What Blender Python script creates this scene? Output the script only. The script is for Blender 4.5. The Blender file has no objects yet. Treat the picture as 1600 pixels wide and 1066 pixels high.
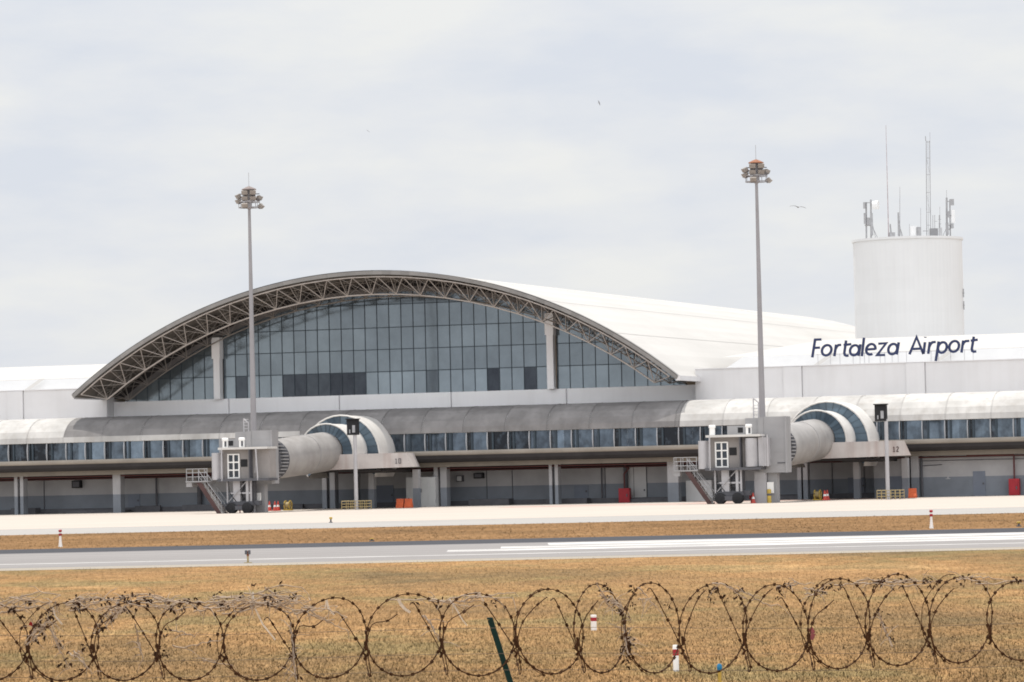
import bpy, math, random
import numpy as np
from mathutils import Vector, Matrix
random.seed(7); np.random.seed(7)
sc = bpy.context.scene
col = sc.collection
PI = math.pi

# ------------------------------------------------------------------ camera geometry
FPX, H = 5580.0, 3.0
ROLL, PITCH, AL = math.radians(1.3), math.atan((734 - 533) / 5580.0), math.radians(18.5)
_f = Vector((0, math.cos(PITCH), math.sin(PITCH))); _u = Vector((0, -math.sin(PITCH), math.cos(PITCH))); _r = Vector((1, 0, 0))
CR = _r * math.cos(ROLL) - _u * math.sin(ROLL)
CU = _u * math.cos(ROLL) + _r * math.sin(ROLL)
EYE = Vector((0, 0, H))
ca, sa = math.cos(AL), math.sin(AL)
P0 = Vector((-10, 313, 0))
def F(s, t, z):            # facade frame: s along the terminal, t out towards the airfield, z up
    return Vector((P0.x + s * ca - t * sa, P0.y - s * sa - t * ca, z))
def G(x, y, z): return Vector((x, y, z))
def ray(px, py): return _f + CR * ((px - 800) / FPX) + CU * ((533 - py) / FPX)
def ground(px, py, z=0.0):
    d = ray(px, py); k = (z - H) / d.z; return Vector((d.x * k, d.y * k, z))
def S(px, py, t):          # photo measurement -> (s, z) on the vertical plane t
    d = ray(px, py); dn = -sa * d.x - ca * d.y; pn = -sa * P0.x - ca * P0.y
    k = (t + pn) / dn
    return ((d.x * k - P0.x) * ca - (d.y * k - P0.y) * sa, H + d.z * k)
def atY(px, py, y):
    d = ray(px, py); k = y / d.y; return Vector((d.x * k, y, H + d.z * k))

# ------------------------------------------------------------------ mesh helper
class MB:
    def __init__(s): s.v = []; s.f = []; s.tone = []
    def add(s, vs, fs, tone=0.5):
        n = len(s.v); s.v += [Vector(p) for p in vs]
        for f in fs: s.f.append(tuple(i + n for i in f)); s.tone.append(tone)
    def quad(s, a, b, c, d, tone=0.5): s.add([a, b, c, d], [(0, 1, 2, 3)], tone)
    def box(s, a0, a1, b0, b1, c0, c1, X=G, tone=0.5):
        p = [X(a, b, c) for c in (c0, c1) for b in (b0, b1) for a in (a0, a1)]
        s.add(p, [(0, 2, 3, 1), (4, 5, 7, 6), (0, 1, 5, 4), (2, 6, 7, 3), (0, 4, 6, 2), (1, 3, 7, 5)], tone)
    def tube(s, p0, p1, r0, r1=None, n=8, tone=0.5, cap=True):
        r1 = r0 if r1 is None else r1
        p0, p1 = Vector(p0), Vector(p1); d = (p1 - p0)
        if d.length < 1e-6: return
        d.normalize(); a = d.orthogonal().normalized(); b = d.cross(a)
        vs = []
        for p, r in ((p0, r0), (p1, r1)):
            for i in range(n):
                q = 2 * PI * i / n; vs.append(p + (a * math.cos(q) + b * math.sin(q)) * r)
        fs = [(i, (i + 1) % n, n + (i + 1) % n, n + i) for i in range(n)]
        if cap: fs += [tuple(range(n - 1, -1, -1)), tuple(range(n, 2 * n))]
        s.add(vs, fs, tone)
    def path(s, pts, r, n=5, tone=0.5, closed=False):
        pts = [Vector(p) for p in pts]; m = len(pts); vs = []; ref = Vector((0.13, 0.31, 0.94))
        for i, p in enumerate(pts):
            q0 = pts[(i - 1) % m] if (closed or i) else p; q1 = pts[(i + 1) % m] if (closed or i < m - 1) else p
            d = (q1 - q0).normalized(); a = d.cross(ref)
            a = a.normalized() if a.length > .05 else d.orthogonal().normalized()
            b = d.cross(a); rr = r[i] if isinstance(r, (list, tuple)) else r
            for j in range(n):
                q = 2 * PI * j / n; vs.append(p + (a * math.cos(q) + b * math.sin(q)) * rr)
        fs = []
        for i in range(m if closed else m - 1):
            k = (i + 1) % m
            for j in range(n): fs.append((i * n + j, i * n + (j + 1) % n, k * n + (j + 1) % n, k * n + j))
        s.add(vs, fs, tone)
    def rings(s, rs, tone=0.5, capa=True, capb=True):     # loft through rings of equal count
        n = len(rs[0]); vs = [p for r in rs for p in r]; fs = []
        for k in range(len(rs) - 1):
            for i in range(n): fs.append((k * n + i, k * n + (i + 1) % n, (k + 1) * n + (i + 1) % n, (k + 1) * n + i))
        if capa: fs.append(tuple(range(n - 1, -1, -1)))
        if capb: fs.append(tuple(range((len(rs) - 1) * n, len(rs) * n)))
        s.add(vs, fs, tone)
    def cyl(s, c, prof, n=16, tone=0.5):                  # lathe about vertical axis: prof = [(r, z)]
        c = Vector(c)
        s.rings([[c + Vector((r * math.cos(2 * PI * i / n), r * math.sin(2 * PI * i / n), z)) for i in range(n)] for r, z in prof], tone)
    def strip(s, A, B, tone=None):                        # quads between two polylines
        n = len(s.v); m = len(A); s.v += [Vector(p) for p in A] + [Vector(p) for p in B]
        for i in range(m - 1):
            s.f.append((n + i, n + i + 1, n + m + i + 1, n + m + i)); s.tone.append(0.5 if tone is None else (tone[i] if isinstance(tone, list) else tone))
    def build(s, name, mat, parent=None, loc=None, smooth=False, **tags):
        org = Vector((0, 0, 0))
        if parent is not None:
            r = parent
            while r.parent: r = r.parent
            org = r.location.copy()
        elif loc is not None: org = Vector(loc)
        me = bpy.data.meshes.new(name)
        me.from_pydata([p - org for p in s.v], [], s.f)
        at = me.attributes.new('tone', 'FLOAT', 'FACE'); at.data.foreach_set('value', np.array(s.tone, dtype=np.float32))
        if smooth:
            me.polygons.foreach_set('use_smooth', [True] * len(me.polygons))
            try: me.set_sharp_from_angle(angle=math.radians(38))
            except Exception: pass
        me.materials.append(mat); me.update()
        o = bpy.data.objects.new(name, me); col.objects.link(o)
        if parent is not None: o.parent = parent
        elif loc is not None: o.location = org
        for k, v in tags.items(): o[k] = v
        return o
def thing(name, label, category, loc, group=None):
    o = bpy.data.objects.new(name, None); col.objects.link(o); o.location = loc
    o.empty_display_size = 0.3
    o['label'] = label; o['category'] = category
    if group: o['group'] = group
    bpy.context.view_layer.update()
    return o
def dup(o, loc, label=None, parent=None, rot=None):
    c = o.copy(); col.objects.link(c)
    if parent is None:
        c.location = loc
        if rot is not None: c.rotation_euler = (0, 0, rot)
        if label: c['label'] = label
    else: c.parent = parent
    for ch in list(o.children): dup(ch, None, parent=c)
    return c

# ------------------------------------------------------------------ materials
def nt(name):
    m = bpy.data.materials.new(name); m.use_nodes = True
    t = m.node_tree; b = t.nodes['Principled BSDF']
    return m, t, b
def N(t, typ, **kw):
    n = t.nodes.new(typ)
    for k, v in kw.items(): setattr(n, k, v)
    return n
def noise(t, scale, detail=4, sx=1, sy=1, sz=1, rough=.55):
    g = N(t, 'ShaderNodeNewGeometry'); mp = N(t, 'ShaderNodeMapping'); mp.inputs['Scale'].default_value = (sx, sy, sz)
    n = N(t, 'ShaderNodeTexNoise'); n.inputs['Scale'].default_value = scale; n.inputs['Detail'].default_value = detail; n.inputs['Roughness'].default_value = rough
    t.links.new(g.outputs['Position'], mp.inputs['Vector']); t.links.new(mp.outputs['Vector'], n.inputs['Vector'])
    return n.outputs['Fac']
def ramp(t, fac, stops):
    r = N(t, 'ShaderNodeValToRGB'); e = r.color_ramp.elements
    while len(e) < len(stops): e.new(0.5)
    for i, (p, c) in enumerate(stops): e[i].position = p; e[i].color = (c[0], c[1], c[2], 1)
    t.links.new(fac, r.inputs['Fac']); return r.outputs['Color']
def mix(t, fac, a, b, mode='MIX'):
    m = N(t, 'ShaderNodeMix', data_type='RGBA', blend_type=mode)
    for sock, v in ((m.inputs['Factor'], fac), (m.inputs['A'], a), (m.inputs['B'], b)):
        if isinstance(v, (int, float)): sock.default_value = v
        elif isinstance(v, tuple): sock.default_value = (*v, 1)
        else: t.links.new(v, sock)
    return m.outputs['Result']
def tone(t):
    a = N(t, 'ShaderNodeAttribute'); a.attribute_name = 'tone'; return a.outputs['Fac']
def sc3(c, k): return tuple(min(1, x * k) for x in c)
def paint(name, c, rough=.6, var=.12, scale=.6, metal=0., streak=0., dirt=(.22, .2, .17), tonevar=0., bump=0., spec=.3):
    m, t, b = nt(name)
    base = ramp(t, noise(t, scale, 5), [(.3, sc3(c, 1 - var)), (.7, sc3(c, 1 + var))])
    if tonevar:
        base = mix(t, 1.0, base, ramp(t, tone(t), [(0, (1 - tonevar,) * 3), (1, (1, 1, 1))]), 'MULTIPLY')
    if streak:
        s1 = ramp(t, noise(t, 1.0, 6, 1.6, 1.6, .12), [(.48, (0, 0, 0)), (.75, (streak,) * 3)])
        base = mix(t, s1, base, dirt)
    t.links.new(base, b.inputs['Base Color']); b.inputs['Roughness'].default_value = rough; b.inputs['Metallic'].default_value = metal; b.inputs['Specular IOR Level'].default_value = spec
    if bump:
        bp = N(t, 'ShaderNodeBump'); bp.inputs['Strength'].default_value = bump
        t.links.new(noise(t, scale * 8, 4), bp.inputs['Height']); t.links.new(bp.outputs['Normal'], b.inputs['Normal'])
    return m
def glass(name, lo, hi, metal=.55, rough=.1, reflect_clutter=0.):
    m, t, b = nt(name)
    tn = tone(t)
    if reflect_clutter:  # noise put into the colour for reflections and objects inside
        n1 = noise(t, 1.3, 5, 1, 1, .8, .7)
        mt = N(t, 'ShaderNodeMath', operation='MULTIPLY_ADD'); t.links.new(n1, mt.inputs[0]); mt.inputs[1].default_value = reflect_clutter; 
        ad = N(t, 'ShaderNodeMath', operation='SUBTRACT'); t.links.new(tn, ad.inputs[0]); ad.inputs[1].default_value = reflect_clutter * .5
        t.links.new(ad.outputs[0], mt.inputs[2]); tn = mt.outputs[0]
    c = ramp(t, tn, [(0, lo), (1, hi)])
    c = mix(t, 1.0, c, ramp(t, noise(t, .35, 3), [(.3, (.86, .86, .86)), (.7, (1.08, 1.08, 1.08))]), 'MULTIPLY')
    t.links.new(c, b.inputs['Base Color']); b.inputs['Metallic'].default_value = metal; b.inputs['Roughness'].default_value = rough
    bp = N(t, 'ShaderNodeBump'); bp.inputs['Strength'].default_value = .03; bp.inputs['Distance'].default_value = .1
    t.links.new(noise(t, .9, 2), bp.inputs['Height']); t.links.new(bp.outputs['Normal'], b.inputs['Normal'])
    return m

m_white = paint('white_wall_paint', (.86, .855, .865), .7, .04, .25, streak=.10, dirt=(.5, .47, .44), tonevar=.06)
m_wing = paint('wing_wall_paint', (.66, .65, .655), .7, .05, .25, streak=.14, dirt=(.45, .42, .40), tonevar=.07)
m_roof = paint('white_roof_metal', (.50, .485, .465), .6, .035, .10, streak=.12, dirt=(.42, .40, .38), tonevar=.10, spec=.1)
m_wingfascia = paint('grey_white_fascia', (.58, .58, .58), .6, .05, .3)
m_fascia = paint('roof_edge_metal', (.25, .24, .23), .5, .1, .8, tonevar=.25)
m_soffit = paint('beige_soffit', (.165, .145, .125), .7, .12, .3, tonevar=.2)
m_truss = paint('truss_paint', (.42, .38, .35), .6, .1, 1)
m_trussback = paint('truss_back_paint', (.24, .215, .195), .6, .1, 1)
m_glass = glass('curtain_glass', (.012, .016, .026), (.30, .355, .39), .5, .1, .22)
m_mull = paint('dark_mullion', (.035, .05, .065), .5, .1, 1)
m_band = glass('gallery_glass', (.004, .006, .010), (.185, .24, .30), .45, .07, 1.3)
m_shell = paint('gallery_shell_paint', (.51, .495, .475), .6, .24, .28, streak=.6, dirt=(.33, .305, .28), tonevar=.18, spec=.1)
m_shellshade = paint('gallery_shell_painted_shade', (.235, .225, .222), .75, .20, .5, streak=.5, dirt=(.14, .135, .13), tonevar=.25, spec=.1)  # shadow of the roof overhang put into the shell colour, plus dirt streaks
m_slabedge = paint('gallery_floor_edge', (.27, .24, .205), .75, .15, .4, streak=.3, dirt=(.2, .18, .16))
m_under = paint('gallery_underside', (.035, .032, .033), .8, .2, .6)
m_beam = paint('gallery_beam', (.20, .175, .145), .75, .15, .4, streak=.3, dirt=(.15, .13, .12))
m_darkpipe = paint('dark_red_pipe', (.10, .035, .035), .6, .1, 1)
def two_tone():
    m, t, b = nt('ground_floor_paint')
    g = N(t, 'ShaderNodeNewGeometry'); sx = N(t, 'ShaderNodeSeparateXYZ'); t.links.new(g.outputs['Position'], sx.inputs[0])
    gt = N(t, 'ShaderNodeMath', operation='GREATER_THAN'); t.links.new(sx.outputs['Z'], gt.inputs[0]); gt.inputs[1].default_value = 1.62
    c = mix(t, gt.outputs[0], (.185, .205, .235), (.375, .37, .375))
    c = mix(t, 1.0, c, ramp(t, noise(t, .5, 5), [(.3, (.8, .8, .8)), (.7, (1.05, 1.05, 1.05))]), 'MULTIPLY')
    t.links.new(c, b.inputs['Base Color']); b.inputs['Roughness'].default_value = .7
    return m
m_gwall = two_tone()
m_conc = paint('stained_concrete', (.50, .46, .44), .8, .12, .7, streak=.5, dirt=(.3, .2, .17))
m_tunnel = paint('bridge_tunnel_paint', (.315, .30, .29), .45, .18, .7, streak=.5, dirt=(.22, .20, .185))
m_barrel = paint('vestibule_white_paint', (.58, .56, .535), .5, .08, .8, streak=.3, dirt=(.5, .46, .42))
m_ring = glass('vestibule_blue_glass', (.03, .045, .065), (.145, .205, .26), .45, .12)
m_grey = paint('bridge_grey_paint', (.30, .295, .30), .55, .08, .8, streak=.15, dirt=(.25, .23, .22))
m_lgrey = paint('cab_light_grey', (.42, .41, .42), .55, .08, .8)
m_cabwall = paint('cab_beige_grey', (.27, .25, .24), .6, .1, .8)
m_dgrey = paint('dark_grey_metal', (.09, .09, .10), .6, .15, 2)
m_black = paint('black_rubber', (.018, .018, .02), .7, .2, 3)
m_wpaint = paint('white_frame_paint', (.82, .81, .79), .5, .04, 2)
m_brown = paint('stair_side_brown', (.075, .042, .04), .7, .15, 2)
m_tread = paint('stair_tread_metal', (.45, .43, .41), .6, .3, 6)
m_mast = paint('galvanised_mast', (.29, .28, .29), .55, .08, .6)
m_lamp = paint('floodlight_housing', (.27, .24, .215), .5, .1, 2)
m_lampdark = paint('floodlight_lens', (.13, .12, .12), .3, .1, 2)
m_rust = paint('rust_orange_cap', (.26, .11, .06), .7, .2, 2)
m_brcap = paint('grey_brown_cap', (.22, .18, .17), .7, .2, 2)
m_tower = paint('water_tower_white', (.66, .66, .66), .7, .03, .15, streak=.14, dirt=(.5, .48, .46), tonevar=.035)
m_ant = paint('antenna_grey', (.33, .33, .34), .6, .15, 2)
m_antw = paint('antenna_white', (.72, .72, .72), .5, .05, 2)
m_navy = paint('navy_letter', (.022, .032, .085), .5, .1, 2)
m_red = paint('hydrant_red', (.34, .02, .03), .5, .15, 2)
m_orange = paint('orange_plastic', (.62, .13, .05), .5, .1, 3)
m_conered = paint('cone_red', (.55, .08, .06), .5, .1, 3)
m_yellow = paint('yellow_paint', (.45, .31, .06), .5, .15, 3)
m_yrust = paint('faded_yellow_rail', (.36, .28, .14), .6, .25, 5)
m_post = paint('dark_green_post', (.006, .026, .022), .6, .15, 20, spec=.15)
m_wire = paint('rusty_razor_wire', (.058, .028, .014), .8, .4, 25, spec=.1)
m_wire2 = paint('grey_tension_wire', (.10, .07, .05), .6, .2, 20)
m_vine = paint('dry_vine_stem', (.33, .26, .20), .8, .3, 25, spec=.1)
m_leaf = paint('dead_leaf', (.030, .016, .010), .9, .4, 30, spec=.05)
m_plastic = paint('plastic_scrap', (.68, .62, .54), .5, .1, 30)
m_blue = paint('blue_lens', (.01, .16, .32), .25, .1, 5)
m_door = paint('grey_blue_door', (.16, .18, .22), .6, .08, 1)
m_panelw = paint('pale_door_panel', (.50, .50, .50), .6, .05, 1)
m_bird = paint('dark_feather', (.16, .15, .15), .8, .2, 8)

# ground materials
def grass_color(t):
    p = noise(t, .10, 5, 1, .55, 1, .6)
    c = ramp(t, p, [(.34, (.155, .108, .053)), (.44, (.240, .146, .064)), (.54, (.315, .180, .076)), (.66, (.42, .268, .125))])
    g = ramp(t, noise(t, .22, 5, 1, .5, 1, .65), [(.48, (0, 0, 0)), (.62, (.8, .8, .8))])
    c = mix(t, g, c, (.190, .145, .064))
    c = mix(t, ramp(t, noise(t, .055, 3, 1, 1.5, 1), [(.50, (0, 0, 0)), (.68, (.5, .5, .5))]), c, (.29, .165, .075))
    c = mix(t, 1.0, c, ramp(t, noise(t, .9, 4, 1, .6, 1, .7), [(.3, (.78, .77, .75)), (.7, (1.2, 1.2, 1.2))]), 'MULTIPLY')
    return c
def grass_mat():
    m, t, b = nt('dry_grass_ground'); c = grass_color(t)
    c = mix(t, 1.0, c, ramp(t, noise(t, 11, 6, 1, .07, 1, .8), [(.32, (.55, .54, .52)), (.68, (1.42, 1.42, 1.40))]), 'MULTIPLY')
    t.links.new(c, b.inputs['Base Color']); b.inputs['Roughness'].default_value = .95; b.inputs['Specular IOR Level'].default_value = .1
    return m
def blade_mat():
    m, t, b = nt('dry_grass_blades'); c = grass_color(t)
    c = mix(t, 1.0, c, ramp(t, tone(t), [(0, (.50, .50, .48)), (.6, (1.04, 1.02, .98)), (.88, (1.35, 1.33, 1.28)), (1, (2.1, 2.1, 2.05))]), 'MULTIPLY')
    t.links.new(c, b.inputs['Base Color']); b.inputs['Roughness'].default_value = .9; b.inputs['Specular IOR Level'].default_value = .05
    up = N(t, 'ShaderNodeCombineXYZ'); up.inputs[2].default_value = 1.0; t.links.new(up.outputs[0], b.inputs['Normal'])
    return m
def pave(name, c, var, dirt, sx=.05, sy=.6, rough=.9, worn=None):
    m, t, b = nt(name)
    k = ramp(t, noise(t, 1.0, 6, sx, sy, 1, .6), [(.3, sc3(c, 1 - var)), (.7, sc3(c, 1 + var))])
    k = mix(t, ramp(t, noise(t, 3, 6, .3, 1, 1, .7), [(.55, (0, 0, 0)), (.8, (.5, .5, .5))]), k, dirt)
    if worn: k = mix(t, ramp(t, noise(t, 1, 6, .25, 2.5, 1, .7), [(.44, (.85, .85, .85)), (.62, (0, 0, 0))]), k, worn)
    t.links.new(k, b.inputs['Base Color']); b.inputs['Roughness'].default_value = rough; b.inputs['Specular IOR Level'].default_value = .04
    return m
m_grass, m_blade = grass_mat(), blade_mat()
def strip_mat(name, tn):
    m, t, b = nt(name)
    c = ramp(t, noise(t, .12, 6, 1, .8, 1, .65), [(.28, (.14, .085, .042)), (.45, (.205, .118, .054)), (.6, (.25, .143, .066)), (.75, (.29, .18, .088))])
    c = mix(t, 1.0, c, ramp(t, noise(t, 4.5, 6, 1, .06, 1, .75), [(.3, (.66, .65, .63)), (.7, (1.28, 1.28, 1.28))]), 'MULTIPLY')
    if tn: c = mix(t, 1.0, c, ramp(t, tone(t), [(0, (.7, .7, .68)), (1, (1.22, 1.22, 1.18))]), 'MULTIPLY')
    t.links.new(c, b.inputs['Base Color']); b.inputs['Roughness'].default_value = .95; b.inputs['Specular IOR Level'].default_value = .05
    if tn:
        up = N(t, 'ShaderNodeCombineXYZ'); up.inputs[2].default_value = 1.0; t.links.new(up.outputs[0], b.inputs['Normal'])
    return m
m_strip, m_stripblade = strip_mat('grass_strip_ground', False), strip_mat('grass_strip_blades', True)
m_apron = pave('apron_concrete', (.455, .405, .36), .07, (.37, .32, .27), .03, .25)
m_shoulder = pave('apron_shoulder', (.345, .33, .315), .08, (.28, .26, .24))
m_rwy = pave('runway_asphalt', (.250, .237, .232), .24, (.17, .16, .16), .012, 1.6)
m_rwydark = pave('runway_dark_asphalt', (.068, .069, .077), .08, (.10, .10, .105))
m_rwyedge = pave('runway_edge_concrete', (.33, .295, .25), .10, (.24, .18, .12))
m_mark = pave('runway_white_paint', (.72, .70, .68), .08, (.5, .48, .46), .3, 2, worn=(.30, .29, .285))
m_redline = pave('apron_red_line', (.50, .27, .24), .1, (.45, .35, .3))

# ------------------------------------------------------------------ the ground
def sheet(name, pts, z, mat, kind='structure', **tg):
    mb = MB(); n = len(pts); mb.add([Vector((p[0], p[1], z)) for p in pts], [tuple(range(n))])
    return mb.build(name, mat, kind=kind, **tg)
sheet('ground', [(-2500, -600), (2500, -600), (2500, 3500), (-2500, 3500)], 0, m_grass)
W = 160
def band(name, y0, y1, m0, m1, z, mat, x0=-W, x1=W):
    return sheet(name, [(x0, y0 + m0 * x0), (x1, y0 + m0 * x1), (x1, y1 + m1 * x1), (x0, y1 + m1 * x0)], z, mat)
RS = -.06
band('runway_edge', 118.7, 121.6, RS, RS, .004, m_rwyedge)
band('runway', 121.6, 146.2, RS, RS, .006, m_rwy)
band('runway_far_lane', 146.2, 155.0, RS, RS, .0062, m_rwydark)
band('runway_side_line', 127.0, 127.75, RS, RS, .010, m_mark)
for (px, y0, y1) in ((690, 132.3, 135.3), (775, 136.1, 139.4), (850, 140.2, 144.6)):
    x0 = (px - 800) / FPX * y0
    band('runway_threshold_stripe', y0, y1, RS * .5, RS * .5, .010, m_mark, x0, x0 + 60)
AS = -.04
band('grass_strip', 155.0, 197.0, RS, AS, .003, m_strip)
band('apron_shoulder', 197.0, 219.5, AS, AS, .004, m_shoulder)
sheet('apron', [(-160, 219.5 + 160 * .04), (160, 219.5 - 160 * .04), (160, 420), (-160, 420)], .008, m_apron)
def fsheet(name, s0, s1, t0, t1, z, mat):
    return sheet(name, [F(s0, t0, 0)[:2], F(s1, t0, 0)[:2], F(s1, t1, 0)[:2], F(s0, t1, 0)[:2]], z, mat)
fsheet('apron_red_line', 17, 36, 21, 24, .012, m_redline)
fsheet('apron_red_line', 30, 48, 11.5, 13.5, .012, m_redline)

# grass blades as one mass
def blades(name, n, y0, y1, ex, hmin, hmax, wd, label, mat):
    u = np.random.rand(n)
    y = (1 / (1 / y0 + (1 / y1 - 1 / y0) * u)) if ex else y0 + (y1 - y0) * u
    x = (np.random.rand(n) * 2 - 1) * (.152 * y + .5)
    y = y + (RS if ex else AS) * x * (y / y1)
    cl = np.random.rand(n) ** 2
    h = hmin + (hmax - hmin) * cl; a = np.random.rand(n) * PI; w = wd * (.6 + .8 * np.random.rand(n))
    lx, ly = (np.random.rand(n) - .5) * h * 1.3, (np.random.rand(n) - .5) * h * 1.3
    v = np.empty((n, 3, 3), dtype=np.float32)
    v[:, 0] = np.stack([x - np.cos(a) * w, y - np.sin(a) * w, np.zeros(n)], 1)
    v[:, 1] = np.stack([x + np.cos(a) * w, y + np.sin(a) * w, np.zeros(n)], 1)
    v[:, 2] = np.stack([x + lx, y + ly, h], 1)
    me = bpy.data.meshes.new(name); me.vertices.add(3 * n); me.vertices.foreach_set('co', v.ravel())
    me.loops.add(3 * n); me.loops.foreach_set('vertex_index', np.arange(3 * n, dtype=np.int32))
    me.polygons.add(n); me.polygons.foreach_set('loop_start', np.arange(0, 3 * n, 3, dtype=np.int32))
    me.polygons.foreach_set('loop_total', np.full(n, 3, dtype=np.int32)); me.update(calc_edges=True)
    at = me.attributes.new('tone', 'FLOAT', 'FACE'); at.data.foreach_set('value', np.random.rand(n).astype(np.float32))
    me.materials.append(mat)
    o = bpy.data.objects.new(name, me); col.objects.link(o); o['kind'] = 'stuff'; o['label'] = label; o['category'] = 'grass'
blades('dry_grass', 330000, 42, 119.2, True, .008, .055, .005, 'dry brown mown grass between the razor wire and the runway', m_blade)
blades('dry_grass', 26000, 155.2, 197.6, False, .01, .055, .02, 'dry brown grass strip between the runway and the apron', m_stripblade)

# ------------------------------------------------------------------ terminal
TB = thing('terminal_building', 'white airport terminal with a big arched roof over a glass wall and low white wings', 'building', F(0, 0, 0))
RO, ZC = 44.0, -23.7
HW = 27.75
def arc(R, hw, n):
    a = math.asin(hw / R)
    return [(R * math.sin(-a + 2 * a * i / n), ZC + R * math.cos(-a + 2 * a * i / n)) for i in range(n + 1)]
def lift(t): return .55 * (max(0, -t) / 95.0)
T1, LEN = 8.0, -122.0
NA = 72
outer = arc(RO, HW, NA)
RTONE = [random.uniform(.15, .95) for _ in range(NA)]
mb = MB()
ts = [T1 - (T1 - LEN) * i / 24 for i in range(25)]
for k in range(24):
    A = [F(s, ts[k], z + lift(ts[k])) for s, z in outer]; B = [F(s, ts[k + 1], z + lift(ts[k + 1])) for s, z in outer]
    mb.strip(A, B, [min(1, max(0, q + random.uniform(-.15, .15))) for q in RTONE])
for i in range(0, NA, 1):
    if i % 8: continue
    s_, z_ = outer[i]; q = math.atan2(s_, z_ - ZC); ds, dz = .03 * math.cos(q), -.03 * math.sin(q)
    for k in range(24):
        mb.quad(F(s_ - ds, ts[k] - .3, z_ - dz + .025 + lift(ts[k])), F(s_ + ds, ts[k] - .3, z_ + dz + .025 + lift(ts[k])), F(s_ + ds, ts[k + 1] - .3, z_ + dz + .025 + lift(ts[k + 1])), F(s_ - ds, ts[k + 1] - .3, z_ - dz + .025 + lift(ts[k + 1])), .0)
A = [F(s, LEN, z + lift(LEN)) for s, z in outer]; B = [F(s, LEN, 8) for s, z in outer]; mb.strip(A, B)
roof = mb.build('vault_roof', m_roof, TB, smooth=True)
inner = arc(RO - .345, HW - .1, NA)
mb = MB()
fr = arc(RO - .02, HW - .02, NA); fr2 = arc(RO - .34, HW - .2, NA)
mb.strip([F(s, T1 + .06, z) for s, z in fr], [F(s, T1 + .06, z) for s, z in fr2], [random.uniform(.3, 1) for _ in range(NA)])
mb.strip([F(s, T1 + .06, z + .03) for s, z in outer], [F(s, T1 - .5, z + .03) for s, z in outer], .9)
mb.strip([F(s, T1 + .06, z) for s, z in fr2], [F(s, T1 - .3, z) for s, z in fr2], .2)
mb.build('fascia', m_fascia, roof, smooth=False)
for sg in (-1, 1):                       # folded eave edge running back along both sides
    s0, z0 = outer[0 if sg < 0 else -1]; s0 = abs(s0)
    mb = MB(); mb.box(sg * (s0 - .25), sg * (s0 + .12), LEN, T1 + .05, z0 - .35, z0 + .06, F, .8)
    mb.build('eave', m_wing, roof)
mb = MB()
nb = 14
for k in range(nb):
    ta, tb_ = T1 - .3 - (T1 - .35) * k / nb, T1 - .3 - (T1 - .35) * (k + 1) / nb
    mb.strip([F(s, ta, z) for s, z in inner], [F(s, tb_, z) for s, z in inner], [random.uniform(.3, .8) for _ in range(NA)])
for i in range(2, NA - 1, 3):            # purlins under the deck
    a = math.atan2(inner[i][0], inner[i][1] - ZC)
    R1, R2 = RO - .35, RO - .6
    for da in (-.0018,):
        p = [(R * math.sin(a + d), ZC + R * math.cos(a + d)) for R in (R1, R2) for d in (-.002, .002)]
        mb.add([F(s, t, z) for t in (T1 - .4, .3) for s, z in p], [(0, 1, 3, 2), (4, 6, 7, 5), (0, 4, 5, 1), (2, 3, 7, 6), (0, 2, 6, 4), (1, 5, 7, 3)], .15)
mb.build('soffit', m_soffit, roof, smooth=False)

# space truss under the overhanging roof edge
RT, RB = RO - .52, RO - 1.95
def pol(R, a): return (R * math.sin(a), ZC + R * math.cos(a))
am = math.asin(26.9 / RT); NBAY = 25
top_a = [-am + 2 * am * i / NBAY for i in range(NBAY + 1)]
bot_a = [(top_a[i] + top_a[i + 1]) / 2 for i in range(NBAY)]
def truss(name, tt, tb, r, rw, mat, verts=True):
    ch = MB(); wb = MB()
    for i in range(NBAY): ch.tube(F(pol(RT, top_a[i])[0], tt, pol(RT, top_a[i])[1]), F(pol(RT, top_a[i + 1])[0], tt, pol(RT, top_a[i + 1])[1]), r, n=6)
    for i in range(NBAY - 1): ch.tube(F(pol(RB, bot_a[i])[0], tb, pol(RB, bot_a[i])[1]), F(pol(RB, bot_a[i + 1])[0], tb, pol(RB, bot_a[i + 1])[1]), r * 1.15, n=6)
    for i in range(NBAY):
        b = F(pol(RB, bot_a[i])[0], tb, pol(RB, bot_a[i])[1])
        for j in (i, i + 1):
            wb.tube(b, F(pol(RT, top_a[j])[0], tt, pol(RT, top_a[j])[1]), rw, n=5)
    for i in range(NBAY):                                  # thin posts and cross ties that make the lattice dense
        b = F(pol(RB, bot_a[i])[0], tb, pol(RB, bot_a[i])[1]); q = bot_a[i]
        wb.tube(b, F(pol(RT, q)[0], tt, pol(RT, q)[1]), rw * .6, n=4)
        wb.tube(b, F(pol(RT, q)[0], tb + (tb - tt) * .6, pol(RT, q)[1]), rw * .6, n=4)
        if i + 1 < NBAY: wb.tube(F(pol(RT, q)[0], tt, pol(RT, q)[1]), F(pol(RB, bot_a[i + 1])[0], tb + (tb - tt) * .15, pol(RB, bot_a[i + 1])[1]), rw * .45, n=4)
    o = ch.build(name, mat, TB, smooth=True); wb.build('truss_web', mat, o, smooth=True)
    return o
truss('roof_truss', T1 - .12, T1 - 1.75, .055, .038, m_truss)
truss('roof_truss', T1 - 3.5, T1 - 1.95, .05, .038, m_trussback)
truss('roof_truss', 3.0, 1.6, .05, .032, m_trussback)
truss('roof_truss', .5, 1.55, .05, .032, m_trussback)

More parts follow.
